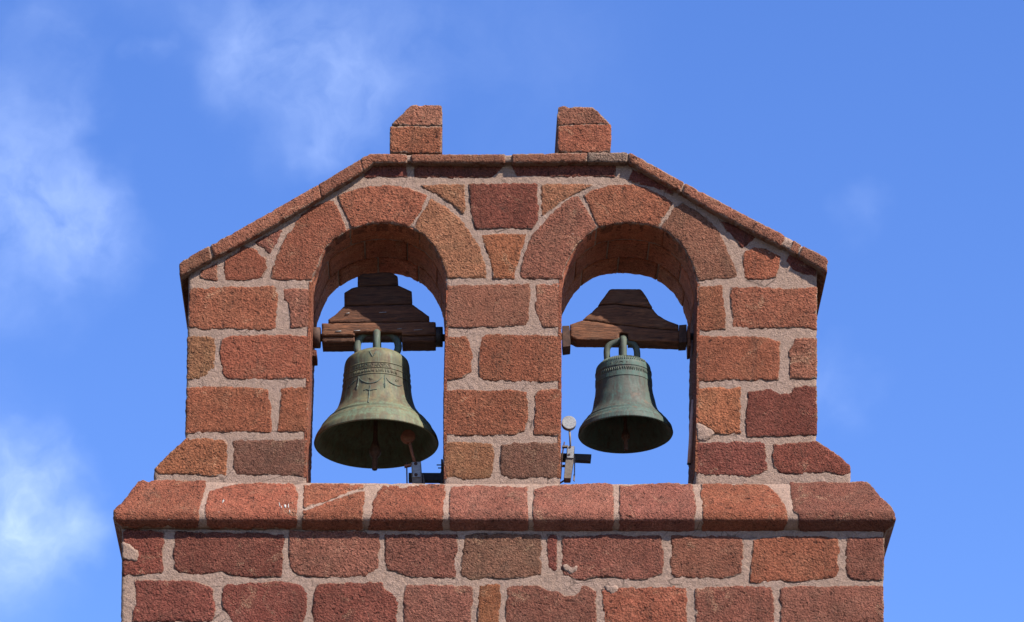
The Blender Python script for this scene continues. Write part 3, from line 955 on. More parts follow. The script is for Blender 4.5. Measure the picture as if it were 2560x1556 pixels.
me = face_mesh('coping', band(456, 2062, 458, 2060, 2.0), plane_surf(YCOP + 4), THICK + 26, proud=0, spacing=6, jitter=.5, amp=1.2, bulge=.5, cut=0, round_d=1)
COP = link('coping', me, M_MORTAR, GABLE)
CP = [(449, 522, 450, 528, 'N'), (528, 796, 534, 802, 'N'), (797, 900, 803, 906, 'N'), (901, 1016, 907, 1017, 'N'), (1028, 1262, 1029, 1262, 'N'),
      (1281, 1467, 1281, 1467, 'N'), (1470, 1568, 1470, 1568, 'M'), (1573, 1709, 1573, 1702, 'N'), (1713, 1962, 1706, 1954, 'N'),
      (1984, 2003, 1972, 1992, 'N'), (2008, 2069, 1998, 2068, 'N')]
for t0, t1, b0, b1, tone in CP:
    block('coping_stone', band(t0, t1, b0, b1), WC, COP, tone, lap=0, depth=THICK + 34, spacing=4, cut=1.5, jitter=1.3, round_w=6, round_d=3)

# ------------------------------------------------------------------ stub finials
FS = plane_surf(-12)
FR = dict(Q=(950, 240, 4.0393))
REG.update(FR)
for core, parts in (
    ([(976, 318), (1031, 268), (1101, 267), (1101, 382), (977, 382)],
     [('N', [(118, 293), (150, 262), (250, 165), (325, 96), (450, 98), (622, 100), (624, 200), (624, 300), (400, 300), (200, 296)]),
      ('R', [(104, 312), (300, 308), (622, 314), (623, 450), (618, 578), (430, 578), (140, 574), (103, 574), (103, 450)])]),
    ([(1396, 272), (1481, 272), (1523, 310), (1523, 381), (1394, 381)],
     [('N', [(1795, 128), (1830, 110), (2000, 118), (2145, 122), (2240, 205), (2318, 285), (2100, 284), (1900, 296), (1795, 300), (1790, 200)]),
      ('R', [(1800, 312), (1900, 302), (2100, 292), (2328, 292), (2332, 400), (2325, 568), (2000, 570), (1840, 574), (1798, 550), (1796, 420)])])):
    me = face_mesh('finial', core, plane_surf(-9), 250, spacing=6, jitter=.5, amp=.8, bulge=.4, cut=1, round_d=.5)
    fin = link('finial', me, M_MORTAR, GABLE)
    for tone, poly in parts:
        block('finial_stone', R('Q', poly), FS, fin, tone, lap=0, depth=258, spacing=4, cut=2.5, jitter=1.4)


# ------------------------------------------------------------------ lining stones of the two openings
def lining(path, u0, u1, v0, v1, name, tone, proud=1.6, nu=None):
    pts = np.array([hit(x, y, 0.0) for x, y in path])
    seg = np.linalg.norm(np.diff(pts, axis=0), axis=1)
    cum = np.concatenate([[0], np.cumsum(seg)])
    nu = nu or max(4, int((u1 - u0) / (6 * S)))
    nv = max(4, int((v1 - v0) / 7))
    us = np.linspace(u0, u1, nu + 1)
    vsn = np.linspace(v0, v1, nv + 1)
    sd = rng.uniform(0, 500)
    verts, faces = [], []
    top = []
    for i, u in enumerate(us):
        for j, v in enumerate(vsn):
            uj = u + nz(v * .06, u * 20, sd) * 1.2 * S * (1 if i in (0, nu) else .3)
            vj = v + nz(u * 30, v * .05, sd + 9) * (1.8 if j in (0, nv) else .5)
            p = np.array([np.interp(uj, cum, pts[:, k]) for k in range(3)])
            a = np.array([np.interp(uj - .02, cum, pts[:, k]) for k in range(3)])
            b = np.array([np.interp(uj + .02, cum, pts[:, k]) for k in range(3)])
            t = (b - a) / (np.linalg.norm(b - a) + 1e-9)
            nrm = np.array([t[2], 0, -t[0]])          # points into the opening for a path that climbs on the left
            edge = min(i, nu - i) == 0 or min(j, nv - j) == 0
            h = proud + nz(u * 60, v * .16, sd) * 1.3 + nz(u * 130, v * .35, sd) * .7 - (1.6 if edge else 0)
            verts.append(p + SKEW * vj * S + nrm * h * S)
    W = nv + 1
    for i in range(nu):
        for j in range(nv):
            a = i * W + j
            faces.append((a, a + W, a + W + 1, a + 1))
    # skirt into the wall
    ring = [(i, 0) for i in range(nu + 1)] + [(nu, j) for j in range(1, nv + 1)] + [(i, nv) for i in range(nu - 1, -1, -1)] + [(0, j) for j in range(nv - 1, 0, -1)]
    base = len(verts)
    for i, j in ring:
        u, v = us[i], vsn[j]
        p = np.array([np.interp(u, cum, pts[:, k]) for k in range(3)])
        a = np.array([np.interp(u - .02, cum, pts[:, k]) for k in range(3)])
        b = np.array([np.interp(u + .02, cum, pts[:, k]) for k in range(3)])
        t = (b - a) / (np.linalg.norm(b - a) + 1e-9)
        verts.append(p + SKEW * v * S - np.array([t[2], 0, -t[0]]) * 6 * S)
    m = len(ring)
    for q in range(m):
        i, j = ring[q]
        k, l = ring[(q + 1) % m]
        faces.append((i * W + j, base + q, base + (q + 1) % m, k * W + l))
    me = bpy.data.meshes.new(name)
    me.from_pydata([tuple(v) for v in verts], [], faces)
    bm = bmesh.new()
    bm.from_mesh(me)
    bmesh.ops.recalc_face_normals(bm, faces=bm.faces)
    bm.to_mesh(me)
    bm.free()
    c0 = me.polygons[0].normal
    me.polygons.foreach_set('use_smooth', np.arange(len(me.polygons)) < nu * nv)
    return link(name, me, M_STONE, GABLE, vary(STONE_COL[tone], .08))


def path_u(path, idx):
    pts = np.array([hit(x, y, 0.0) for x, y in path])
    seg = np.linalg.norm(np.diff(pts, axis=0), axis=1)
    return float(np.concatenate([[0], np.cumsum(seg)])[idx])


GAP = 2.2 * S
for path, spring_a, spring_b in ((open_left, 6, 22), (open_right, 6, 21)):
    ua, ub = path_u(path, spring_a), path_u(path, spring_b)
    uend = path_u(path, len(path) - 1)
    # jambs: front run unbroken like a dressed edge, behind it coursed blocks
    for (s0, s1) in ((path_u(path, 1), ua), (ub, path_u(path, len(path) - 2))):
        n = 4
        for k in range(n):
            a, b = s0 + (s1 - s0) * k / n, s0 + (s1 - s0) * (k + 1) / n
            lining(path, a, b, -1.0, 132 + 12 * ((k % 2) * 2 - 1), 'jamb_stone', 'R', 2.0)
            lining(path, a + GAP / 2, b - GAP / 2, 136 + 12 * ((k % 2) * 2 - 1), THICK, 'jamb_stone', random.choice('RNS'), 1.6)
    # soffit of the arch: a smooth front ring, then two rings of small blocks; bounce light is painted into the tone
    for k in range(3):
        a, b = ua + (ub - ua) * k / 3, ua + (ub - ua) * (k + 1) / 3
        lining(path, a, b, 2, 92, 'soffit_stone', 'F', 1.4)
    for ring, (v0, v1, n) in enumerate(((95, 192, 5), (195, THICK + 2, 5))):
        cuts = np.linspace(0, 1, n + 1) + (0 if ring == 0 else .0)
        if ring == 1:
            cuts[1:-1] += .06
        for k in range(n):
            a, b = ua + (ub - ua) * cuts[k] + GAP, ua + (ub - ua) * cuts[k + 1] - GAP
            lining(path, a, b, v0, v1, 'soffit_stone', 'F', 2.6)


# ------------------------------------------------------------------ bells
def pchip(xk, yk, x):
    xk, yk = np.array(xk, float), np.array(yk, float)
    h = np.diff(xk)
    d = np.diff(yk) / h
    m = np.zeros_like(yk)
    m[0], m[-1] = d[0], d[-1]
    for i in range(1, len(xk) - 1):
        m[i] = 0 if d[i - 1] * d[i] <= 0 else 2 / (1 / d[i - 1] + 1 / d[i])
    i = np.clip(np.searchsorted(xk, x) - 1, 0, len(xk) - 2)
    t = (x - xk[i]) / h[i]
    return ((2 * t ** 3 - 3 * t ** 2 + 1) * yk[i] + (t ** 3 - 2 * t ** 2 + t) * h[i] * m[i] + (-2 * t ** 3 + 3 * t ** 2) * yk[i + 1] + (t ** 3 - t ** 2) * h[i] * m[i + 1])


class Bell:
    def __init__(self, cx, cy, yd, zk, rk, rings, bands, mat, label, tilt=0.0, green=None):
        self.u = unit(yd, cy)
        self.zk, self.rk, self.rings, self.bands = zk, rk, rings, bands
        self.base = P(cx, cy, yd)
        self.root = thing('bell', self.base, label, 'bell')
        self.root.rotation_euler = (0, tilt, 0)
        self.mat = mat
        u = self.u
        zs = np.unique(np.concatenate([np.linspace(0, zk[-1], 130)] + [np.linspace(z - 4, z + 4, 17) for z, w, a in rings] +
                                      [np.linspace(z - 1.5, z + 1.5, 7) for b in bands for z in b[:2]]))
        zs = zs[(zs >= 0) & (zs <= zk[-1])]
        prof = [(self.r(z, True), z) for z in zs]
        top = prof[-1]
        prof += [(top[0] * f, top[1] + 3.2 * (1 - f)) for f in (.93, .8, .6, .35, .12, .0001)]
        # inside surface, thick at the sound bow and thin at the waist
        inner = []
        for z in np.linspace(zk[-1] - 12, 0, 50):
            th = 6 + 7.5 * math.exp(-((z - 14) / 18) ** 2)
            inner.append((max(self.r(z) - th, 1), z + .5))
        inner[-1] = (inner[-1][0] + 4.5, -.8)
        start = [(.0001, zk[-1] - 12)]
        chain = prof[::-1] + [(self.rk[0] - 1.0, -1.8), (self.rk[0] - 3.5, -2.0)] + inner[::-1] + start
        seg = 144
        verts, faces = [], []
        vg = []
        for r, z in chain:
            for k in range(seg):
                a = 2 * math.pi * k / seg
                rr = r + (nz(math.cos(a) * 3, math.sin(a) * 3, z * .03) * .5 if r > 5 else 0)
                verts.append((rr * math.cos(a) * u, rr * math.sin(a) * u, z * u))
                g = 0.0
                if green:
                    for z0, z1, w in green:
                        if z0 <= z <= z1:
                            g = max(g, w * min(1, (z - z0) / 4 + .2, (z1 - z) / 4 + .2))
                vg.append(g)
        n = len(chain)
        for i in range(n - 1):
            for k in range(seg):
                b = (k + 1) % seg
                faces.append((i * seg + k, i * seg + b, (i + 1) * seg + b, (i + 1) * seg + k))
        me = bpy.data.meshes.new('body')
        me.from_pydata(verts, [], faces)
        bm = bmesh.new()
        bm.from_mesh(me)
        bmesh.ops.remove_doubles(bm, verts=bm.verts, dist=1e-5)
        bmesh.ops.recalc_face_normals(bm, faces=bm.faces)
        bm.to_mesh(me)
        bm.free()
        me.polygons.foreach_set('use_smooth', np.ones(len(me.polygons), bool))
        at = me.attributes.new('verdigris', 'FLOAT', 'POINT')
        for i, v in enumerate(me.vertices):
            z = v.co.z / u
            rr = math.hypot(v.co.x, v.co.y) / u
            g = 0.0
            if green and rr > self.r(min(max(z, 0), zk[-1])) - 3:
                for z0, z1, w in green:
                    if z0 <= z <= z1:
                        g = max(g, w * min(1, (z - z0) / 4 + .2, (z1 - z) / 4 + .2))
            elif green:
                g = .70 + nz(v.co.x / u * .06, v.co.y / u * .06, z * .02) * .5
            at.data[i].value = g
        self.body = self.local(me, mat, 'body')

    def local(self, me, mat, name, parent=None, color=None):
        me.materials.append(mat)
        o = bpy.data.objects.new(name, me)
        COL.objects.link(o)
        o.parent = parent or self.root
        if color:
            o.color = (*color, 1)
        return o

    def r(self, z, detail=False):
        r = float(pchip(self.zk, self.rk, z))
        if detail:
            for z0, w, a in self.rings:
                r += a * math.exp(-((z - z0) / w) ** 2)
            for z0, z1, a in self.bands:
                if z0 <= z <= z1:
                    r += a
        return r

    def at(self, phi, z, lift=0.0):
        r = self.r(z) + lift
        return Vector((r * math.sin(phi), -r * math.cos(phi), z)) * self.u

    def relief(self, name, path, rad, lift=.6, mat=None, parent=None, seg=8, dense=5):
        pp = smooth_path([(p[0], p[1], 0) for p in path], dense)
        pts = [self.at(p[0], p[1], lift) for p in pp]
        if isinstance(rad, (list, tuple)):
            rad = list(np.interp(np.linspace(0, 1, len(pts)), np.linspace(0, 1, len(rad)), rad))
        else:
            rad = [rad] * len(pts)
        rad = [x * self.u * (.72 + .5 * random.random()) for x in rad]
        return self.local(tube_mesh(name, pts, rad, seg), mat or self.mat, name, parent)

    def text(self, body, phi0, phi1, z0, z1, mat, parent=None, lift=1.0):
        cu = bpy.data.curves.new('inscription', 'FONT')
        cu.body = body
        cu.extrude = .06
        cu.resolution_u = 3
        ob = bpy.data.objects.new('inscription', cu)
        COL.objects.link(ob)
        dg = bpy.context.evaluated_depsgraph_get()
        me = bpy.data.meshes.new_from_object(ob.evaluated_get(dg))
        bpy.data.objects.remove(ob)
        co = np.array([v.co for v in me.vertices])
        lo, hi = co.min(0), co.max(0)
        for v in me.vertices:
            fx = (v.co.x - lo[0]) / (hi[0] - lo[0])
            fy = (v.co.y - lo[1]) / (hi[1] - lo[1])
            fz = (v.co.z - lo[2]) / (hi[2] - lo[2])
            v.co = self.at(phi0 + (phi1 - phi0) * fx, z0 + (z1 - z0) * fy, -.5 + lift * fz)
        me.materials.clear()
        return self.local(me, mat, 'inscription', parent)

    def vec(self, x, y, z):
        return Vector((x, y, z)) * self.u


DB = 140.0
zkL = [0, 12, 25, 40, 55, 70, 90, 110, 135, 160, 185, 205, 220, 232, 240]
rkL = [156, 152.8, 145.5, 137, 123.5, 111.8, 99.2, 93, 88, 85.2, 83.5, 82.8, 79.8, 68.5, 56.5]
BL = Bell(940.8, 1110, DB, zkL, rkL,
          [(187, 1.1, 1.5), (172, 1.1, 1.5), (155.5, 1.1, 1.5), (50, 1.0, 1.5), (54, 1.2, 2.0), (58, 1.0, 1.3), (36, 1.5, .5)], [],
          M_BRONZE_L, 'larger olive-brown bronze bell with garland and crucifix relief, hanging in the left arch', math.radians(-.5),
          green=[(0, 16, .12), (16, 40, .55), (44, 66, .45), (236, 240, .3)])
rad = math.radians
BL.text('SAN PEDRO APOSTOL', rad(-39), rad(27), 174.5, 184.0, M_BRONZE_L, BL.body, 1.6)
# second line: worn relief nobody can read
ms = []
ph = -41.0
while ph < 41:
    z0 = 159.5 + random.uniform(-.5, 1)
    z1 = 168 + random.uniform(-1, .8)
    dx = random.uniform(-1, 1)
    if random.random() < .85:
        ms.append(tube_mesh('s', [BL.at(rad(ph), z0, .2), BL.at(rad(ph + dx), (z0 + z1) / 2, .3), BL.at(rad(ph + dx * .5), z1, .2)], .95 * BL.u, 6))
    if random.random() < .5:
        zz = random.choice((z0, z1, (z0 + z1) / 2))
        ms.append(tube_mesh('s', [BL.at(rad(ph), zz, .2), BL.at(rad(ph + 2.1), zz, .2)], .8 * BL.u, 6))
    ph += random.choice((1.9, 2.2, 2.6, 3.8))
BL.local(join_meshes('worn_inscription', ms), M_BRONZE_L, 'worn_inscription', BL.body)


def phi_of(bell, cx, px, z):
    return math.asin(max(-.98, min(.98, (px - cx) / bell.r(z))))


def zfront(bell, cy, py, phi):
    z = 100.0
    for _ in range(12):
        z = (cy - py - .427 * bell.r(z) * math.cos(phi)) / .903
        z = max(2, min(bell.zk[-1] - 2, z))
    return z


def BLp(px, py):
    z, ph_ = 100, 0
    for _ in range(6):
        ph_ = phi_of(BL, 940.8, px, z)
        z = zfront(BL, 1110, py, ph_)
    return (ph_, z)


# garlands, tassels, rosettes and crucifix
for pts in ([(900, 946), (908, 953), (920, 957.5), (930, 958), (942, 955), (951, 949), (958, 943)], [(967, 945), (975, 955), (988, 963), (998, 966), (1006, 964)],
            [(893, 950), (884, 957), (876, 965), (870, 972)]):
    BL.relief('garland', [BLp(*p) for p in pts], [.8, 1.6, 2.1, 2.1, 1.6, .8], .1, M_VERDI, BL.body)
for pts in ([(898.5, 941), (898, 950), (896.5, 960), (894.5, 969), (894, 975)], [(962.5, 937), (963, 947), (963.5, 957), (964, 965), (964, 971)]):
    BL.relief('tassel', [BLp(*p) for p in pts], [1.0, 1.8, 1.2, 2.5, 2.0, .5], .2, M_VERDI, BL.body)
for c in ((929, 947), (993, 952)):
    for k in range(3):
        a = rad(20 + k * 60)
        BL.relief('rosette', [BLp(c[0] - 5 * math.cos(a), c[1] - 4 * math.sin(a)), BLp(c[0] + 5 * math.cos(a), c[1] + 4 * math.sin(a))], [1.0, 1.5, 1.0], .2, M_BRONZE_L, BL.body)
ms = []
cross = BL.relief('crucifix', [BLp(928, 963), BLp(926.5, 975), BLp(925.5, 988), BLp(924.5, 1006)], [1.4, 1.7, 1.9, 1.8, 2.2], .5, M_VERDI, BL.body)
BL.relief('crucifix_arm', [BLp(912, 975.5), BLp(920, 973.5), BLp(927, 976), BLp(936, 974), BLp(945, 973)], [1.2, 1.4, 2.0, 1.4, 1.1], .5, M_VERDI, BL.body)
BL.relief('leaf', [BLp(924, 878), BLp(929, 886), BLp(933, 893)], [1.0, 2.0, .8], .1, M_VERDI, BL.body)
BL.relief('leaf', [BLp(942, 878), BLp(938, 885), BLp(933, 893)], [1.0, 2.0, .8], .1, M_VERDI, BL.body)


def crown(bell, loops, rad_, flat=1.0):
    for pts in loops:
        q = [bell.vec(*p) for p in smooth_path(pts, 6)]
        me = tube_mesh('canon', q, rad_ * bell.u, 12, flat)
        bell.local(me, M_VERDI, 'canon')


crown(BL, [[(0, -42, 236), (0, -45, 262), (0, -36, 288), (0, -14, 299), (0, 10, 299)],
           [(0, 42, 236), (0, 45, 262), (0, 34, 286), (0, 8, 297)],
           [(-34, -12, 228), (-46, -12, 244), (-50, -11, 262), (-45, -9, 283), (-28, -7, 297), (0, -5, 299)],
           [(38, -12, 228), (49, -12, 244), (54, -11, 262), (48, -9, 283), (30, -7, 297), (0, -5, 299)]], 9.4)


def clapper(bell, zball, rball, ztip, ztop, lean=0.0):
    prof = [(rball * .36, zball + rball * 3.2), (rball * .42, zball + rball * 2.0), (rball * .75, zball + rball * 1.0), (rball * 1.0, zball + rball * .25), (rball * 1.0, zball - rball * .25),
            (rball * .75, zball - rball * .75), (rball * .46, zball - rball * 1.05), (rball * .46, ztip + 2), (rball * .38, ztip)]
    pts = [(rball * .34, ztop)] + prof
    q = [bell.vec(lean * (ztop - z), 0, z) for r, z in pts]
    me = tube_mesh('clapper', q, [r * bell.u for r, z in pts], 18)
    bell.local(me, M_RUST, 'clapper')


clapper(BL, -22, 15, -71, 222, -.012)

zkR = [0, 10, 20, 32, 45, 58, 72, 88, 105, 125, 145, 165, 178, 186, 192, 196]
rkR = [119, 116.8, 111, 101.2, 91.5, 84, 79.8, 76.8, 73.5, 71.5, 70.5, 70.2, 68.5, 63, 55, 47]
BR = Bell(1564, 1086, DB, zkR, rkR, [(33, 1.0, 1.3), (37, 1.2, 1.6), (25, 1.2, 1.3), (21, 1.0, .8), (12, 3, .6)],
          [(131.5, 146, 1.2), (160, 164, 1.2)], M_BRONZE_R,
          'smaller grey-green bronze bell with banded frieze, hanging in the right arch', math.radians(-1.2),
          green=[(131, 147, .5), (159, 190, .6), (16, 40, .45), (44, 90, .14), (0, 12, .2)])


def zr(py):
    return zfront(BR, 1086, py, 0)


BR.text('1621', rad(-27), rad(8), zr(911.5), zr(902.5), M_VERDI, BR.body, 1.8)
for z0, z1 in ((zr(925.5), zr(915)), (zr(897.5), zr(888))):
    ms = []
    ph = -52.0
    while ph < 56:
        a = random.uniform(.8, 1.6)
        ms.append(tube_mesh('s', [BR.at(rad(ph), z0 + 1, .7), BR.at(rad(ph + a), (z0 + z1) / 2, 1.1), BR.at(rad(ph - .4), z1 - 1, .7)], random.uniform(.9, 1.3) * BR.u, 6))
        if random.random() < .5:
            zz = random.uniform(z0 + 2, z1 - 2)
            ms.append(tube_mesh('s', [BR.at(rad(ph), zz, .8), BR.at(rad(ph + 2.4), zz + 1, .8)], 1.0 * BR.u, 6))
        ph += random.uniform(3.0, 5.2)
    BR.local(join_meshes('frieze', ms), M_VERDI, 'frieze', BR.body)
crown(BR, [[(0, -42, 190), (1, -42, 222), (2, -36, 244), (2, -20, 255), (2, 6, 256)],
           [(0, 40, 188), (0, 40, 222), (0, 30, 246), (0, 6, 254)]], 8.6, .85)
crown(BR, [[(-37, -10, 184), (-40, -12, 205), (-39, -14, 230), (-28, -15, 243), (-6, -16, 252)],
           [(34, -8, 184), (36, -10, 205), (35, -12, 228), (26, -12, 243), (6, -12, 252)]], 8.2, .9)
clapper(BR, -6, 11, -44, 180, 0)


# ------------------------------------------------------------------ left headstock: four stacked planks
def plank(zone, poly, yd, depth, parent, color=(1, 1, 1), **kw):
    kw = dict(dict(proud=0, spacing=4, jitter=.7, amp=.7, bulge=.7, round_w=4, round_d=1.6, cut=1.2, skew=np.array([0, 1., 0]), grain=.1), **kw)
    me = face_mesh('plank', R(zone, poly), plane_surf(yd), depth, **kw)
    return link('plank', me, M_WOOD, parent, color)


c = P(945, 822, DB)
HL = thing('headstock', c, 'dark stepped wooden headstock of stacked planks carrying the larger bell in the left arch', 'headstock')
YF = 110
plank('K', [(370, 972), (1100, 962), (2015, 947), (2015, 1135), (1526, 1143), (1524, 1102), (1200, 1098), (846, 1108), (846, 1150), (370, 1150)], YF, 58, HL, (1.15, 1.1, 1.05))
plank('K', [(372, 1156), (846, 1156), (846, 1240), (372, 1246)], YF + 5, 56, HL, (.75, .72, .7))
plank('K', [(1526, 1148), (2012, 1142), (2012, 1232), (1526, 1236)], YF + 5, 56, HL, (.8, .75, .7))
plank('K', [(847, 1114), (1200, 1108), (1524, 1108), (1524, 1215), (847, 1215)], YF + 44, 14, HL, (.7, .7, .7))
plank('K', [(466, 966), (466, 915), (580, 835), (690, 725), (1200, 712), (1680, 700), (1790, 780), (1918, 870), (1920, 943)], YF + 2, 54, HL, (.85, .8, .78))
plank('K', [(694, 716), (696, 530), (800, 465), (882, 442), (1478, 424), (1668, 510), (1674, 694)], YF + 3, 52, HL, (.55, .52, .5))  # tint darkened to paint in the shade under the arch
plank('K', [(886, 436), (890, 300), (960, 252), (1090, 246), (1280, 230), (1390, 237), (1468, 290), (1474, 420)], YF + 4, 50, HL, (.5, .48, .46))  # top plank, arch shade painted into its tint as well
for sx, sy, w in ((610, 1086, 40), (878, 1078, 44), (745, 826, 22), (1250, 815, 50), (1490, 1052, 34), (1760, 1066, 60)):
    p0, p1 = R('K', [(sx - w, sy + 3), (sx + w, sy - 3)])
    tube('staple', [P(*p0, YF + 3), P(*p0, YF - 1.4), P(*p1, YF - 1.4), P(*p1, YF + 3)], 1.0 * S, M_STEEL, HL, 6)


def axle(parent, x0, x1, cy, yd, radius, mat, name='gudgeon', extra=None):
    a, b = P(x0, cy, yd), P(x1, cy, yd)
    b = Vector((b.x, a.y, a.z))
    pts = [a, a.lerp(b, .04), a.lerp(b, .96), b]
    return tube(name, pts, [radius * .93 * S, radius * S, radius * S, radius * .93 * S], mat, parent, 28)


axle(HL, 779.5, 801.5, 845, DB - 4, 27, M_RUST)
axle(HL, 1090, 1107, 843, DB - 4, 26, M_BLACK)
axle(HL, 768, 1116, 845, DB - 4, 10, M_RUST, 'axle')
prism('bearing_block', R('K', [(196, 1352), (296, 1352), (296, 1442), (196, 1446)]), DB - 30, 60, M_STONE, GABLE, 1.0, STONE_COL['S'])

# ------------------------------------------------------------------ right headstock: one shaped timber, split along two long cracks
c = P(1562, 820, DB)
HR = thing('headstock', c, 'brown bell-shaped wooden headstock with split grain and iron end straps in the right arch', 'headstock')
YR = 119
plank('L', [(772, 604), (830, 520), (900, 430), (945, 372), (965, 362), (1100, 358), (1390, 362), (1430, 405), (1490, 500), (1545, 598), (1562, 632), (1440, 616), (1300, 600), (1130, 584), (1030, 574), (900, 580), (830, 582)], YR + 1, 40, HR, (1.0, 1.0, 1.0))
plank('L', [(764, 622), (830, 594), (900, 590), (1030, 587), (1130, 598), (1300, 614), (1440, 628), (1570, 648), (1640, 735), (1740, 795), (1800, 822), (1900, 860), (1940, 875), (1940, 952), (1700, 938), (1400, 912), (1180, 882), (1060, 876), (980, 866), (850, 840), (700, 822), (556, 806)], YR, 42, HR, (1.15, 1.15, 1.1))
plank('L', [(375, 872), (548, 812), (700, 830), (850, 850), (980, 876), (1060, 884), (1180, 890), (1400, 918), (1700, 944), (1950, 960), (1945, 1130), (1700, 1122), (1212, 1104), (1210, 1000), (1150, 995), (1086, 1000), (1084, 1100), (450, 1096), (375, 1055)], YR - 1, 43, HR, (1.2, 1.15, 1.1))
plank('L', [(1088, 1010), (1210, 1006), (1210, 1096), (1088, 1096)], YR + 30, 12, HR, (.7, .7, .7))


def strap(poly, side_poly, yd, depth):
    prism('strap', poly, yd, depth, M_RUST, HR, .8)


strap(R('L', [(262, 892), (366, 888), (382, 1120), (382, 1185), (272, 1200), (262, 1100)]), None, YR - 4, 50)
strap(R('L', [(1945, 880), (2056, 872), (2056, 1128), (1945, 1134)]), None, YR - 4, 50)
axle(HR, 1396, 1748, 842, DB - 2, 9, M_BLACK, 'axle')
axle(HR, 1714, 1729, 852, DB - 4, 8, M_BLACK, 'gudgeon')
prism('bearing_block', R('L', [(2064, 890), (2100, 880), (2118, 1180), (2078, 1190)]), DB - 44, 80, M_WOOD, GABLE, 1.0, (1.5, 1.3, 1.2))

# ------------------------------------------------------------------ striking hammers
YH = 96


def disc(parent, cx, cy, rad_, yd, axis, thick, mat):
    c0 = P(cx, cy, yd)
    a = Vector(axis).normalized()
    pts = [c0, c0 + a * thick * .08 * S, c0 + a * thick * .92 * S, c0 + a * thick * S]
    return tube('hammer_head', pts, [rad_ * .95 * S, rad_ * S, rad_ * S, rad_ * .95 * S], mat, parent, 36)


def bolt(parent, cx, cy, yd, r, mat=None):
    c0 = P(cx, cy, yd)
    tube('bolt', [c0 + Vector((0, 3 * S, 0)), c0, c0 - Vector((0, 1.6 * S, 0))], [r * S, r * S, r * .8 * S], mat or M_RUST, parent, 12)


HH = thing('bell_hammer', P(1038, 1215, YH), 'rusty disc-headed electric bell hammer with silver plate reaching into the larger bell', 'bell hammer')
disc(HH, 1022, 1089.5, 17.4, YH - 8, (-.28, .95, -.06), 16, M_REDRUST)
tube('hammer_shaft', [P(1024, 1106, YH), P(1029, 1128, YH), P(1038, 1160, YH)], [4.4 * S, 4.2 * S, 3.4 * S], M_REDRUST, HH, 10)
prism('solenoid_body', R('T', [(600, 925), (815, 915), (838, 1240), (838, 1445), (622, 1445), (612, 1240)]), YH - 2, 34, M_BROWNSTEEL, HH, .8)
prism('face_plate', R('T', [(622, 935), (806, 930), (808, 1255), (632, 1262)]), YH - 5, 4, M_STEEL, HH, .4)
for bx, by in ((700, 965), (706, 1208)):
    q = R('T', [(bx, by)])[0]
    bolt(HH, q[0], q[1], YH - 5, 4.6)
prism('support_arm', R('T', [(540, 1165), (1285, 1168), (1285, 1332), (540, 1328)]), YH + 34, 20, M_BLACK, HH, .5)
prism('wall_plate', R('T', [(1256, 865), (1300, 865), (1300, 1430), (1230, 1400), (1246, 1340), (1240, 1170), (1256, 1130)]), YH + 22, 50, M_BLACK, HH, .5)
for k in ((995, 1160), (1062, 1190)):
    q = R('T', [(k[1], k[0]), (1262, k[0])])
    tube('bolt', [P(*q[0], YH + 40), P(*q[1], YH + 40)], 1.6 * S, M_BLACK, HH, 8)
q = R('T', [(500, 940), (508, 1440), (452, 1012), (600, 978)])
tube('spring_rod', [P(*q[0], YH + 6), P(*q[1], YH + 6)], 1.7 * S, M_RUST, HH, 8)
prism('rod_bracket', R('T', [(446, 990), (600, 962), (602, 1005), (448, 1036)]), YH + 2, 10, M_REDRUST, HH, .4)
prism('stay_plate', R('T', [(842, 1195), (868, 1200), (912, 1445), (868, 1445)]), YH + 10, 4, M_BROWNSTEEL, HH, .3)
prism('stay_plate', R('T', [(836, 1240), (850, 1260), (862, 1445), (834, 1445)]), YH + 16, 14, M_BLACK, HH, .3)

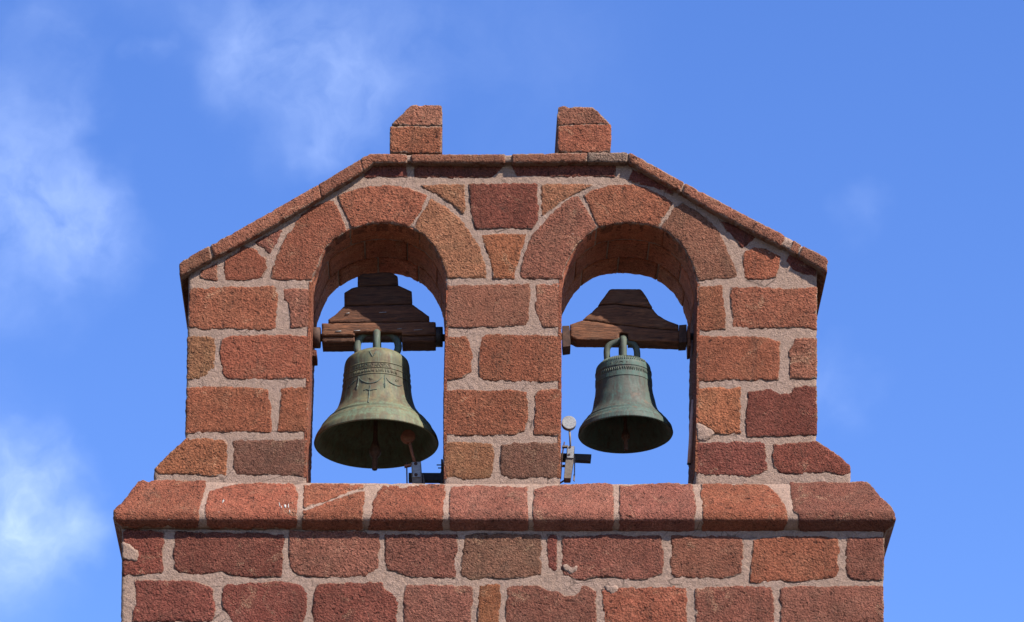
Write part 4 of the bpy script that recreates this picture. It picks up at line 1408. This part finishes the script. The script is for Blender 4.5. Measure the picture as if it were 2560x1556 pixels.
H2 = thing('bell_hammer', P(1422, 1190, YH), 'grey disc-headed bell hammer standing on its bracket beside the smaller bell', 'bell hammer')
q = R('U', [(320, 270)])[0]
disc(H2, q[0], q[1], 18.0, YH - 8, (-.06, 1, 0), 15, M_STEEL)
q = R('U', [(328, 430), (338, 560), (345, 740)])
tube('hammer_shaft', [P(*q[0], YH), P(*q[1], YH), P(*q[2], YH)], [2.6 * S, 2.5 * S, 2.2 * S], M_BROWNSTEEL, H2, 10)
prism('solenoid_body', R('U', [(278, 712), (424, 716), (414, 935), (392, 1060), (350, 1320), (232, 1320), (222, 1290), (248, 1020), (270, 900)]), YH - 2, 30, M_BROWNSTEEL, H2, .8)
prism('face_plate', R('U', [(290, 718), (420, 722), (402, 940), (282, 932)]), YH - 5, 4, M_STEEL, H2, .4)
for bx, by in ((337, 735), (320, 875)):
    q = R('U', [(bx, by)])[0]
    bolt(H2, q[0], q[1], YH - 5, 3.2)
prism('support_arm', R('U', [(120, 845), (740, 868), (726, 995), (120, 965)]), YH + 32, 18, M_BLACK, H2, .5)
q = R('U', [(232, 640), (215, 740), (190, 900), (160, 1330)])
tube('spring_rod', [P(*p, YH + 4) for p in q], 1.6 * S, M_RUST, H2, 8)
prism('rod_bracket', R('U', [(190, 702), (300, 698), (298, 730), (190, 734)]), YH, 10, M_BROWNSTEEL, H2, .4)
prism('rod_bracket', R('U', [(140, 1065), (242, 1062), (242, 1092), (140, 1092)]), YH + 4, 8, M_BLACK, H2, .3)
prism('stay_plate', R('U', [(412, 880), (436, 900), (432, 1260), (424, 1375), (396, 1350), (400, 1250), (412, 1240)]), YH + 8, 5, M_BROWNSTEEL, H2, .3)
q = R('U', [(120, 1430), (180, 1392), (300, 1315)])
tube('strut', [P(*p, YH + 16) for p in q], 2.2 * S, M_BLACK, H2, 8)
prism('wall_plate', R('U', [(130, 830), (150, 830), (150, 1420), (130, 1420)]), YH + 10, 40, M_BLACK, H2, .4)

# ------------------------------------------------------------------ pipe on the right jamb
DP = thing('drain_pipe', P(1722, 1160, 100), 'thin pinkish pipe running down the right jamb of the right arch', 'pipe')
tube('pipe', [P(1732, 1000, 100), P(1729, 1060, 100), P(1726.5, 1110, 100), P(1722.5, 1160, 100)], [3 * S, 5 * S, 5.2 * S, 4.6 * S], M_PINK, DP, 14)
tube('pipe_mouth', [P(1722.6, 1159.4, 100), P(1722.4, 1161.6, 100)], 5.2 * S, M_BLACK, DP, 14)
